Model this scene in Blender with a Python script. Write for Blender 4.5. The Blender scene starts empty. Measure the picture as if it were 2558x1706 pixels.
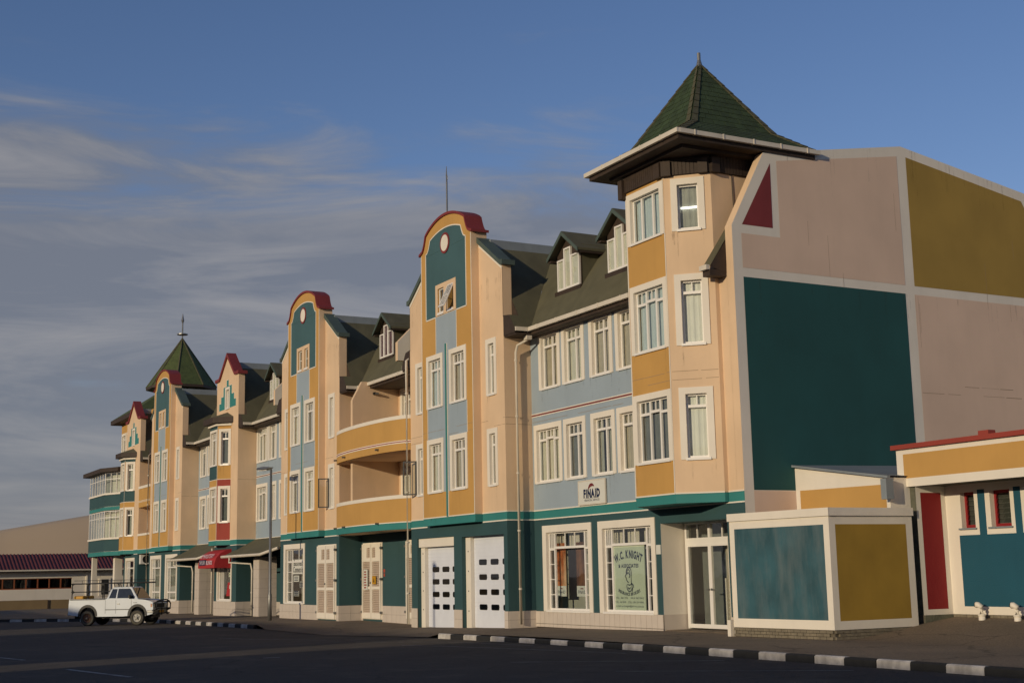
import bpy, math, random
from mathutils import Vector, Matrix
random.seed(7)
S = bpy.context.scene
COL = S.collection
PI = math.pi

# ------------------------------------------------------------------ camera
def cam_axes(yaw, pitch, roll):
    f = Vector((-math.sin(yaw)*math.cos(pitch), math.cos(yaw)*math.cos(pitch), math.sin(pitch)))
    r = Vector((math.cos(yaw), math.sin(yaw), 0)); u = r.cross(f)
    c, s = math.cos(roll), math.sin(roll)
    return c*r+s*u, -s*r+c*u, f
cd = bpy.data.cameras.new('camera'); cam = bpy.data.objects.new('camera', cd); COL.objects.link(cam)
_r, _u, _f = cam_axes(1.0741, 0.1687, -0.0205)
M = Matrix((( _r.x, _u.x, -_f.x, 25.684), (_r.y, _u.y, -_f.y, -22.383), (_r.z, _u.z, -_f.z, 1.9), (0, 0, 0, 1)))
cam.matrix_world = M
cd.sensor_width = 36; cd.lens = 36*3377.1/2558; cd.clip_end = 5000; cd.clip_start = .2
S.camera = cam

# ------------------------------------------------------------------ sun, sky, exposure
SUN_AZ, SUN_EL = 0.345, 0.207                      # azimuth measured from -Y towards +X, elevation
sun_dir = Vector((math.sin(SUN_AZ)*math.cos(SUN_EL), -math.cos(SUN_AZ)*math.cos(SUN_EL), math.sin(SUN_EL)))
sd = bpy.data.lights.new('sun', 'SUN'); sd.energy = 2.8; sd.angle = math.radians(.55); sd.color = (1, .82, .56)
sun = bpy.data.objects.new('sun', sd); COL.objects.link(sun)
sun.rotation_euler = sun_dir.to_track_quat('Z', 'Y').to_euler(); sun.location = (0, -60, 40)
W = bpy.data.worlds.new('World'); S.world = W; W.use_nodes = True
nt = W.node_tree; N = nt.nodes; L = nt.links; N.clear()
out = N.new('ShaderNodeOutputWorld'); bg = N.new('ShaderNodeBackground'); bg.inputs[1].default_value = .118
sky = N.new('ShaderNodeTexSky'); sky.sky_type = 'NISHITA'; sky.sun_disc = False
sky.sun_elevation = SUN_EL; sky.sun_rotation = PI-SUN_AZ; sky.altitude = 20; sky.air_density = 1.0; sky.dust_density = .15; sky.ozone_density = 2.5
tc = N.new('ShaderNodeTexCoord'); sep = N.new('ShaderNodeSeparateXYZ'); L.new(tc.outputs['Generated'], sep.inputs[0])
def math_node(nodes, links, op, a, b=None, c=None):
    n = nodes.new('ShaderNodeMath'); n.operation = op
    for i, v in enumerate((a, b, c)):
        if v is None: continue
        if isinstance(v, (int, float)): n.inputs[i].default_value = v
        else: links.new(v, n.inputs[i])
    return n.outputs[0]
def sky_map(sx, sz, loc):
    m_ = N.new('ShaderNodeMapping'); L.new(tc.outputs['Generated'], m_.inputs[0]); m_.inputs['Scale'].default_value = (sx, sx, sz); m_.inputs['Location'].default_value = loc; return m_
mp = sky_map(1.5, 9.5, (.35, 1.2, .4))
n1 = N.new('ShaderNodeTexNoise'); n1.inputs['Scale'].default_value = 1.1; n1.inputs['Detail'].default_value = 7; n1.inputs['Roughness'].default_value = .52; n1.inputs['Distortion'].default_value = .5
L.new(mp.outputs[0], n1.inputs['Vector'])
# cover grows towards the horizon
cover = N.new('ShaderNodeMapRange'); L.new(sep.outputs[2], cover.inputs[0])
cover.inputs[1].default_value = .22; cover.inputs[2].default_value = .42; cover.inputs[3].default_value = .38; cover.inputs[4].default_value = -.20
cf = N.new('ShaderNodeMapRange'); cf.inputs[1].default_value = .44; cf.inputs[2].default_value = .66
# a cloud bank that thins out towards the right of the view, broken up by fine streaks
bank = N.new('ShaderNodeMapRange'); L.new(sep.outputs[1], bank.inputs[0]); bank.inputs[1].default_value = .50; bank.inputs[2].default_value = .72; bank.inputs[3].default_value = 0; bank.inputs[4].default_value = -.40
mp2 = sky_map(4.2, 26, (.3, 2.2, 1.1))
n2 = N.new('ShaderNodeTexNoise'); n2.inputs['Scale'].default_value = 1.0; n2.inputs['Detail'].default_value = 9; n2.inputs['Roughness'].default_value = .6; n2.inputs['Distortion'].default_value = .6; L.new(mp2.outputs[0], n2.inputs['Vector'])
L.new(n2.outputs[0], cf.inputs[0])
st = math_node(N, L, 'MULTIPLY_ADD', n2.outputs[0], .62, -.30)
sm = math_node(N, L, 'ADD', math_node(N, L, 'ADD', math_node(N, L, 'ADD', n1.outputs[0], cover.outputs[0]), bank.outputs[0]), st)
ramp = N.new('ShaderNodeMapRange'); ramp.interpolation_type = 'SMOOTHSTEP'; L.new(sm, ramp.inputs[0]); ramp.inputs[1].default_value = .49; ramp.inputs[2].default_value = .78; ramp.inputs[3].default_value = 0; ramp.inputs[4].default_value = .88
mix = N.new('ShaderNodeMix'); mix.data_type = 'RGBA'; L.new(ramp.outputs[0], mix.inputs[0])
hs = N.new('ShaderNodeHueSaturation'); hs.inputs['Saturation'].default_value = 1.12; hs.inputs['Value'].default_value = .92; L.new(sky.outputs[0], hs.inputs['Color'])
tint = N.new('ShaderNodeVectorMath'); tint.operation = 'MULTIPLY'; tint.inputs[1].default_value = (1.12, .90, 1.0); L.new(hs.outputs[0], tint.inputs[0]); L.new(tint.outputs[0], mix.inputs[6]); cmix = N.new('ShaderNodeMix'); cmix.data_type = 'RGBA'; cmix.inputs[6].default_value = (1.62, 1.74, 2.08, 1); cmix.inputs[7].default_value = (2.65, 2.60, 2.70, 1); L.new(cf.outputs[0], cmix.inputs[0]); L.new(cmix.outputs[2], mix.inputs[7])
L.new(mix.outputs[2], bg.inputs[0]); L.new(bg.outputs[0], out.inputs[0])
S.view_settings.view_transform = 'Standard'; S.view_settings.look = 'None'; S.view_settings.gamma = 1; S.view_settings.use_curve_mapping = False
S.view_settings.exposure = -.12

# ------------------------------------------------------------------ materials
MATS = {}
def lin(c): return tuple(((v/255)/12.92 if v/255 <= .04045 else ((v/255+.055)/1.055)**2.4) for v in c)
def mat(name, rgb, rough=.8, var=.10, vscale=1.2, streak=.0, bump=.0, bscale=60, metal=0, spec=.5, dirt=0, patch=None, crack=0):
    """procedural paint: base albedo with broad mottling, vertical streaks, fine bump; dirt darkens towards a noise mask"""
    m = bpy.data.materials.new(name); m.use_nodes = True; n = m.node_tree.nodes; l = m.node_tree.links
    b = n['Principled BSDF']; b.inputs['Roughness'].default_value = rough; b.inputs['Metallic'].default_value = metal; b.inputs['Specular IOR Level'].default_value = spec
    t = n.new('ShaderNodeTexCoord'); g = n.new('ShaderNodeNewGeometry'); pos = g.outputs['Position']
    nz = n.new('ShaderNodeTexNoise'); nz.inputs['Scale'].default_value = vscale; nz.inputs['Detail'].default_value = 6; l.new(pos, nz.inputs['Vector'])
    mr = n.new('ShaderNodeMapRange'); mr.inputs[1].default_value = .3; mr.inputs[2].default_value = .7; mr.inputs[3].default_value = 1-var; mr.inputs[4].default_value = 1+var*.6; l.new(nz.outputs[0], mr.inputs[0])
    fac = mr.outputs[0]
    if streak:
        mpg = n.new('ShaderNodeMapping'); mpg.inputs['Scale'].default_value = (1.3, 1.3, .22); l.new(pos, mpg.inputs[0])
        ns = n.new('ShaderNodeTexNoise'); ns.inputs['Scale'].default_value = 1.6; ns.inputs['Detail'].default_value = 8; ns.inputs['Roughness'].default_value = .6; l.new(mpg.outputs[0], ns.inputs['Vector'])
        ms = n.new('ShaderNodeMapRange'); ms.inputs[1].default_value = .48; ms.inputs[2].default_value = .75; ms.inputs[3].default_value = 1; ms.inputs[4].default_value = 1-streak*.6; l.new(ns.outputs[0], ms.inputs[0])
        fac = math_node(n, l, 'MULTIPLY', fac, ms.outputs[0])
    vm = n.new('ShaderNodeVectorMath'); vm.operation = 'SCALE'; vm.inputs[0].default_value = rgb; l.new(fac, vm.inputs['Scale'])
    col = vm.outputs[0]
    if patch:                                       # chalky worn patches of another colour
        np_ = n.new('ShaderNodeTexNoise'); np_.inputs['Scale'].default_value = 1.1; np_.inputs['Detail'].default_value = 5; np_.inputs['Roughness'].default_value = .62
        mpp = n.new('ShaderNodeMapping'); mpp.inputs['Scale'].default_value = (2.0, 2.0, .45); mpp.inputs['Location'].default_value = (3.1, .4, 7.7); l.new(pos, mpp.inputs[0]); l.new(mpp.outputs[0], np_.inputs['Vector'])
        mk = n.new('ShaderNodeMapRange'); mk.inputs[1].default_value = .42; mk.inputs[2].default_value = .66; mk.inputs[4].default_value = patch[1]; l.new(np_.outputs[0], mk.inputs[0])
        mx = n.new('ShaderNodeMix'); mx.data_type = 'RGBA'; l.new(mk.outputs[0], mx.inputs[0]); l.new(col, mx.inputs[6]); mx.inputs[7].default_value = (*patch[0], 1); col = mx.outputs[2]
    l.new(col, b.inputs['Base Color'])
    if bump:
        nb = n.new('ShaderNodeTexNoise'); nb.inputs['Scale'].default_value = bscale; nb.inputs['Detail'].default_value = 4; l.new(pos, nb.inputs['Vector'])
        bp = n.new('ShaderNodeBump'); bp.inputs['Strength'].default_value = bump; bp.inputs['Distance'].default_value = .02; l.new(nb.outputs[0], bp.inputs['Height']); l.new(bp.outputs[0], b.inputs['Normal'])
    MATS[name] = m; return m
CREAM = mat('cream_plaster', (.71, .515, .335), .85, .09, .6, .12, .16, 30)
YEL = mat('ochre_plaster', (.53, .30, .085), .85, .08, .6, .10, .15, 30)
BLUE = mat('pale_blue_plaster', (.31, .38, .44), .85, .06, .6, .08, .4, 30)
TEAL = mat('dark_teal_plaster', (.027, .076, .084), .8, .10, .7, .12, .4, 30)
TEALG = mat('gable_teal_plaster', (.048, .115, .13), .8, .08, .7, .10, .4, 30)
BAND = mat('sea_green_band', (.03, .21, .20), .75, .08, .8, .10, .3, 30)
WHITE = mat('white_trim_paint', (.78, .72, .62), .7, .05, .8, .10, .25, 40)
WHITEG = mat('white_gloss_paint', (.80, .77, .72), .35, .03, 2, .04)
GARW = mat('cool_white_door_paint', (.72, .75, .82), .4, .04, 2, .05)
RED = mat('oxide_red_coping', (.21, .028, .026), .65, .12, 1.5, .10, .2, 40)
REDB = mat('brick_red_plaster', (.30, .045, .03), .8, .08, .8, .08, .3, 30)
COPE = mat('grey_green_coping', (.07, .10, .085), .7, .15, 1.5, .15, .3, 40)
ROOF = mat('olive_roof_felt', (.110, .102, .058), .9, .16, 1.6, .20, .7, 45)
ROOFG = mat('green_shingle', (.036, .062, .023), .9, .35, 2.5, .0, .8, 70)
ROOFO = mat('olive_ridge_cap', (.088, .084, .044), .85, .25, 4, .0, .7, 70)
LANT = mat('moss_shingle', (.07, .095, .028), .85, .25, 4, .1, .7, 60)
BROWN = mat('dark_brown_timber', (.045, .028, .018), .7, .25, 4, .2, .4, 50)
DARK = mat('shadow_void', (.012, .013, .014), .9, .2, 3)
GREY = mat('grey_flashing', (.22, .25, .27), .6, .12, 1.5, .15, .2, 40)
STONE = mat('dark_stone', (.12, .12, .085), .9, .35, 3, .1, 1, 18)
SIDEP = mat('side_wall_pink', (.70, .52, .40), .88, .08, .5, .06, .10, 30)
SIDEY = mat('side_wall_mustard', (.36, .235, .05), .88, .12, .6, .07, .10, 30)
SIDET = mat('side_wall_teal', (.012, .075, .075), .85, .12, .6, .10, .12, 30)
KBLUE = mat('weathered_blue_panel', (.032, .10, .125), .8, .25, 1.5, .30, .15, 30, patch=((.13, .165, .17), .55))
KYEL = mat('kiosk_mustard', (.34, .21, .028), .85, .14, 1.0, .15, .10, 30)
RCTEAL = mat('annex_teal', (.008, .080, .125), .8, .08, .8, .10, .3, 30)
RCRED = mat('annex_red', (.25, .008, .010), .75, .08, .8, .08, .3, 30)
JOINT = mat('crack_line', (.30, .22, .15), .9, .1)
TILE = mat('glazed_plinth_tile', (.60, .53, .46), .35, .05, 3, .08)
GROUT = mat('tile_grout', (.30, .26, .22), .9, .1, 3)
BRICK = mat('buff_brick', (.20, .17, .12), .9, .25, 6, .0, .6, 60)
MORT = mat('mortar', (.13, .11, .08), .95, .2, 6)
METAL = mat('galvanised_steel', (.25, .25, .24), .45, .15, 3, .1, metal=.7)
GUTT = mat('cream_gutter_paint', (.66, .60, .50), .5, .08, 2, .15)
BLACK = mat('black_paint', (.012, .012, .012), .55, .2, 5)
RUBBER = mat('tyre_rubber', (.02, .02, .019), .85, .3, 6, .0, .5, 60)
TRUCK = mat('white_truck_paint', (.62, .67, .72), .3, .06, 1.5, .10)
NAVY = mat('navy_lettering', (.012, .02, .06), .5, .05)
MAROON = mat('maroon_print', (.16, .02, .02), .5, .05)
SIGNW = mat('sign_face', (.66, .66, .60), .5, .04, 2, .06)
KNIGHT = mat('pale_green_sign', (.52, .58, .44), .5, .05, 2, .06)
AWN = mat('red_awning_fabric', (.40, .022, .025), .8, .10, 2, .08, .3, 50)
LETT = mat('pale_lettering', (.62, .52, .58), .6, .05)
CURT = [mat('cream_curtain', (.64, .61, .50), .9, .08, 3, .10), mat('grey_net_curtain', (.36, .36, .31), .9, .12, 3, .2), mat('mauve_curtain', (.16, .08, .10), .9, .1, 3, .1), mat('pale_blue_blind', (.50, .58, .60), .9, .05, 3, .05), mat('white_blind', (.80, .78, .70), .9, .04, 3, .03), mat('beige_curtain', (.46, .40, .30), .9, .1, 3, .15), mat('dark_grey_curtain', (.16, .17, .16), .9, .15, 3, .2)]
def glass_mat(name, tint=(1, 1, 1), refl=(1, 1, 1)):
    m = bpy.data.materials.new(name); m.use_nodes = True; n = m.node_tree.nodes; l = m.node_tree.links; n.clear()
    o = n.new('ShaderNodeOutputMaterial'); mx = n.new('ShaderNodeMixShader'); t = n.new('ShaderNodeBsdfTransparent'); t.inputs[0].default_value = (*tint, 1)
    g = n.new('ShaderNodeBsdfGlossy'); g.inputs[0].default_value = (*refl, 1); g.inputs['Roughness'].default_value = .03
    lw = n.new('ShaderNodeLayerWeight'); lw.inputs[0].default_value = .5; f5 = math_node(n, l, 'POWER', lw.outputs['Facing'], 4.0); ff = math_node(n, l, 'MULTIPLY_ADD', f5, .75, .045); nz = n.new('ShaderNodeTexNoise'); nz.inputs['Scale'].default_value = .9; ge = n.new('ShaderNodeNewGeometry'); l.new(ge.outputs['Position'], nz.inputs['Vector'])
    bp = n.new('ShaderNodeBump'); bp.inputs['Strength'].default_value = .12; bp.inputs['Distance'].default_value = .05; l.new(nz.outputs[0], bp.inputs['Height']); l.new(bp.outputs[0], g.inputs['Normal'])
    l.new(ff, mx.inputs[0]); l.new(t.outputs[0], mx.inputs[1]); l.new(g.outputs[0], mx.inputs[2]); l.new(mx.outputs[0], o.inputs[0]); MATS[name] = m; return m
GLASS = glass_mat('window_glass', (.95, .97, .96)); GLASSD = glass_mat('dark_window_glass', (.35, .37, .36))
def ground_mat(name, rgb, crack, pebble, bump, patchc=None):
    m = mat(name, rgb, .92, .22, .35, .0, bump, pebble)
    n = m.node_tree.nodes; l = m.node_tree.links; b = n['Principled BSDF']
    g = n.new('ShaderNodeNewGeometry'); nz = n.new('ShaderNodeTexNoise'); nz.inputs['Scale'].default_value = 26; nz.inputs['Detail'].default_value = 8; l.new(g.outputs['Position'], nz.inputs['Vector'])
    mr = n.new('ShaderNodeMapRange'); mr.inputs[1].default_value = .35; mr.inputs[2].default_value = .65; mr.inputs[3].default_value = .72; mr.inputs[4].default_value = 1.25; l.new(nz.outputs[0], mr.inputs[0])
    v = n.new('ShaderNodeVectorMath'); v.operation = 'SCALE'; l.new(b.inputs['Base Color'].links[0].from_socket, v.inputs[0]); l.new(mr.outputs[0], v.inputs['Scale'])
    # long worn patches, fine cracks and drifted sand
    vo = n.new('ShaderNodeTexVoronoi'); vo.feature = 'DISTANCE_TO_EDGE'; vo.inputs['Scale'].default_value = .23; wn_ = n.new('ShaderNodeTexNoise'); wn_.inputs['Scale'].default_value = 1.3; wn_.inputs['Detail'].default_value = 6; l.new(g.outputs['Position'], wn_.inputs['Vector'])
    wa = n.new('ShaderNodeVectorMath'); wa.operation = 'MULTIPLY_ADD'; wa.inputs[1].default_value = (1.4, 1.4, 0); l.new(wn_.outputs['Color'], wa.inputs[0]); l.new(g.outputs['Position'], wa.inputs[2]); l.new(wa.outputs[0], vo.inputs['Vector'])
    cr = n.new('ShaderNodeMapRange'); cr.inputs[1].default_value = .0; cr.inputs[2].default_value = .012; cr.inputs[3].default_value = .45; cr.inputs[4].default_value = 1; l.new(vo.outputs['Distance'], cr.inputs[0])
    sn = n.new('ShaderNodeTexNoise'); sn.inputs['Scale'].default_value = .55; sn.inputs['Detail'].default_value = 9; sn.inputs['Roughness'].default_value = .7; l.new(g.outputs['Position'], sn.inputs['Vector'])
    sr = n.new('ShaderNodeMapRange'); sr.inputs[1].default_value = .52; sr.inputs[2].default_value = .72; sr.inputs[4].default_value = .30; l.new(sn.outputs[0], sr.inputs[0])
    v2 = n.new('ShaderNodeVectorMath'); v2.operation = 'SCALE'; l.new(v.outputs[0], v2.inputs[0]); l.new(cr.outputs[0], v2.inputs['Scale'])
    ms_ = n.new('ShaderNodeMix'); ms_.data_type = 'RGBA'; l.new(sr.outputs[0], ms_.inputs[0]); l.new(v2.outputs[0], ms_.inputs[6]); ms_.inputs[7].default_value = (.22, .17, .115, 1)
    l.new(ms_.outputs[2], b.inputs['Base Color']); return m
ASPH = ground_mat('worn_asphalt', (.060, .047, .036), 1, 35, .8)
PAVE = ground_mat('sandy_pavement', (.19, .14, .09), 1, 30, .7)
SAND = mat('desert_sand', (.50, .38, .25), .95, .06, .05, .0, .2, 6); SAND_ = ground_mat('desert_gravel', (.36, .27, .18), 1, 4, .4)
KERBW = mat('chalky_kerb_white', (.55, .52, .48), .85, .25, 6, .0, .5, 40, patch=((.2, .18, .16), .6)); KERBB = mat('kerb_black', (.018, .018, .017), .8, .3, 6, .0, .5, 40)
LINE = mat('worn_road_paint', (.34, .34, .32), .85, .3, 8, .0, .3, 60, patch=((.05, .05, .05), .8))

# ------------------------------------------------------------------ mesh helpers
class MB:
    def __init__(s): s.v = []; s.f = []; s.m = []; s.mats = []
    def mi(s, m):
        if m not in s.mats: s.mats.append(m)
        return s.mats.index(m)
    def poly(s, pts, m):
        i = len(s.v); s.v += [tuple(p) for p in pts]; s.f.append(tuple(range(i, i+len(pts)))); s.m.append(s.mi(m))
    def box(s, x0, x1, y0, y1, z0, z1, m):
        if x0 > x1: x0, x1 = x1, x0
        if y0 > y1: y0, y1 = y1, y0
        if z0 > z1: z0, z1 = z1, z0
        i = len(s.v); k = s.mi(m)
        s.v += [(x0,y0,z0),(x1,y0,z0),(x1,y1,z0),(x0,y1,z0),(x0,y0,z1),(x1,y0,z1),(x1,y1,z1),(x0,y1,z1)]
        for f in ((0,3,2,1),(4,5,6,7),(0,1,5,4),(1,2,6,5),(2,3,7,6),(3,0,4,7)): s.f.append(tuple(i+a for a in f)); s.m.append(k)
    def obox(s, fr, u0, u1, d0, d1, z0, z1, m):
        """box in a wall frame: u along the wall, d outward"""
        i = len(s.v); k = s.mi(m)
        if u0 > u1: u0, u1 = u1, u0
        if d0 < d1: d0, d1 = d1, d0
        if z0 > z1: z0, z1 = z1, z0
        P = [fr(u, d, z) for z in (z0, z1) for (u, d) in ((u0,d0),(u1,d0),(u1,d1),(u0,d1))]
        s.v += P
        for f in ((0,3,2,1),(4,5,6,7),(0,1,5,4),(1,2,6,5),(2,3,7,6),(3,0,4,7)): s.f.append(tuple(i+a for a in f)); s.m.append(k)
    def prism(s, poly, fr, d0, d1, m, mside=None):
        """poly = [(u,z)...] counter-clockwise seen from outside, extruded from outward offset d0 (front) to d1 (back)"""
        ms = mside or m; n = len(poly)
        s.poly([fr(u, d0, z) for u, z in poly], m)
        s.poly([fr(u, d1, z) for u, z in reversed(poly)], ms)
        for a in range(n):
            (u0, z0), (u1, z1) = poly[a], poly[(a+1) % n]
            s.poly([fr(u0,d0,z0), fr(u0,d1,z0), fr(u1,d1,z1), fr(u1,d0,z1)], ms)
    def tube(s, pts, r, m, n=8, cap=True):
        k = s.mi(m); pts = [Vector(p) for p in pts]; rings = []
        for j, p in enumerate(pts):
            d = ((pts[min(j+1, len(pts)-1)]-p).normalized()+(p-pts[max(j-1, 0)]).normalized()).normalized()
            a = d.cross(Vector((0,0,1))); 
            if a.length < .05: a = Vector((1,0,0))
            a.normalize(); b = d.cross(a).normalized(); rr = r[j] if isinstance(r, (list, tuple)) else r
            i = len(s.v); s.v += [tuple(p+a*rr*math.cos(2*PI*t/n)+b*rr*math.sin(2*PI*t/n)) for t in range(n)]; rings.append(i)
        for a, b in zip(rings, rings[1:]):
            for t in range(n): s.f.append((a+t, b+t, b+(t+1)%n, a+(t+1)%n)); s.m.append(k)
        if cap:
            s.f.append(tuple(rings[0]+t for t in range(n))); s.m.append(k); s.f.append(tuple(rings[-1]+t for t in reversed(range(n)))); s.m.append(k)
    def mesh(s, name, smooth=False):
        me = bpy.data.meshes.new(name); me.from_pydata(s.v, [], s.f)
        for m in s.mats: me.materials.append(m)
        me.polygons.foreach_set('material_index', s.m)
        if smooth: me.polygons.foreach_set('use_smooth', [True]*len(s.f))
        me.update(); return me
    def build(s, name, parent=None, smooth=False, mw=None, bevel=0):
        return link(name, s.mesh(name, smooth), parent, mw, bevel)
def link(name, me, parent=None, mw=None, bevel=0):
    o = bpy.data.objects.new(name, me); COL.objects.link(o)
    if parent is not None:
        o.parent = parent; pm = PW.get(parent.name)
        o.matrix_parent_inverse = pm.inverted() if pm else Matrix()
    w = mw if mw is not None else Matrix(); o.matrix_basis = w; PW[o.name] = w.copy()
    if bevel:
        b = o.modifiers.new('bevel', 'BEVEL'); b.width = bevel; b.segments = 2; b.limit_method = 'ANGLE'
    return o
PW = {}                                              # world matrix of every object by name
def thing(name, label, cat, loc, group=None):
    w = Matrix.Translation(loc); o = bpy.data.objects.new(name, None); COL.objects.link(o); o.matrix_basis = w; PW[o.name] = w
    o['label'] = label; o['category'] = cat
    if group: o['group'] = group
    o.empty_display_size = .3
    return o
def tag(o, label, cat, group=None):
    o['label'] = label; o['category'] = cat
    if group: o['group'] = group
    return o
def lbl(o, t): o['label'] = t; return o
def struct(o): o['kind'] = 'structure'; return o
class Frame:
    """vertical wall frame: origin (x,y), direction angle a (deg) of increasing u; outward normal to its right-hand side"""
    def __init__(s, x, y, a=0):
        s.x, s.y = x, y; s.c, s.s = math.cos(math.radians(a)), math.sin(math.radians(a))
    def __call__(s, u, d, z): return (s.x+u*s.c+d*s.s, s.y+u*s.s-d*s.c, z)
    def mat(s, u, z, d=0):
        p = s(u, d, z); return Matrix(((s.c, -s.s, 0, p[0]), (s.s, s.c, 0, p[1]), (0, 0, 1, p[2]), (0, 0, 0, 1)))
def front(y): return Frame(0, y, 0)                  # facing the street, u = world x
def side(x): return Frame(x, 0, 90)                  # facing +x, u = world y
def wall(mb, fr, u0, u1, z0, z1, m, regions=(), holes=(), depth=.22, rev=None):
    us = {u0, u1}; zs = {z0, z1}
    for r in regions: us |= {r[0], r[1]}; zs |= {r[2], r[3]}
    for h in holes: us |= {h[0], h[1]}; zs |= {h[2], h[3]}
    us = sorted(u for u in us if u0-1e-6 <= u <= u1+1e-6); zs = sorted(z for z in zs if z0-1e-6 <= z <= z1+1e-6)
    for a, b in zip(us, us[1:]):
        if b-a < 1e-4: continue
        for c, d in zip(zs, zs[1:]):
            if d-c < 1e-4: continue
            um, zm = (a+b)/2, (c+d)/2
            if any(h[0] < um < h[1] and h[2] < zm < h[3] for h in holes): continue
            mm = m
            for r in regions:
                if r[0] < um < r[1] and r[2] < zm < r[3]: mm = r[4]
            mb.poly([fr(a,0,c), fr(b,0,c), fr(b,0,d), fr(a,0,d)], mm)
    for h in holes:
        a, b, c, d = h[:4]; r = rev or m
        mb.poly([fr(a,0,c), fr(a,0,d), fr(a,-depth,d), fr(a,-depth,c)], r); mb.poly([fr(b,0,d), fr(b,0,c), fr(b,-depth,c), fr(b,-depth,d)], r)
        mb.poly([fr(a,0,d), fr(b,0,d), fr(b,-depth,d), fr(a,-depth,d)], r); mb.poly([fr(b,0,c), fr(a,0,c), fr(a,-depth,c), fr(b,-depth,c)], r)
WC = {}
DRIP = bpy.data.materials.new('drip_stain'); DRIP.use_nodes = True
_n = DRIP.node_tree.nodes; _l = DRIP.node_tree.links; _n.clear(); _o = _n.new('ShaderNodeOutputMaterial'); _m = _n.new('ShaderNodeMixShader'); _t = _n.new('ShaderNodeBsdfTransparent'); _d = _n.new('ShaderNodeBsdfDiffuse'); _d.inputs[0].default_value = (.10, .075, .05, 1)
_z = _n.new('ShaderNodeTexNoise'); _z.inputs['Scale'].default_value = 3.5; _z.inputs['Detail'].default_value = 6; _g = _n.new('ShaderNodeNewGeometry'); _l.new(_g.outputs['Position'], _z.inputs['Vector'])
_r = _n.new('ShaderNodeMapRange'); _r.inputs[1].default_value = .40; _r.inputs[2].default_value = .70; _r.inputs[4].default_value = .19; _l.new(_z.outputs[0], _r.inputs[0]); _l.new(_r.outputs[0], _m.inputs[0]); _l.new(_t.outputs[0], _m.inputs[1]); _l.new(_d.outputs[0], _m.inputs[2]); _l.new(_m.outputs[0], _o.inputs[0])
drips = MB()
def drip(fr, u, z, l_, w_=.03):
    drips.poly([fr(u-w_*.3, .0065, z-l_), fr(u+w_*.3, .0065, z-l_), fr(u+w_/2, .0065, z), fr(u-w_/2, .0065, z)], DRIP)
def cached(key, fn):
    if key not in WC: WC[key] = fn()
    return WC[key]
def hole(u0, u1, z0, z1, b=.19, bl=None, top=None): return (u0+(bl or b)-.012, u1-b+.012, z0+.04, z1-(top or b)+.012)
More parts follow.
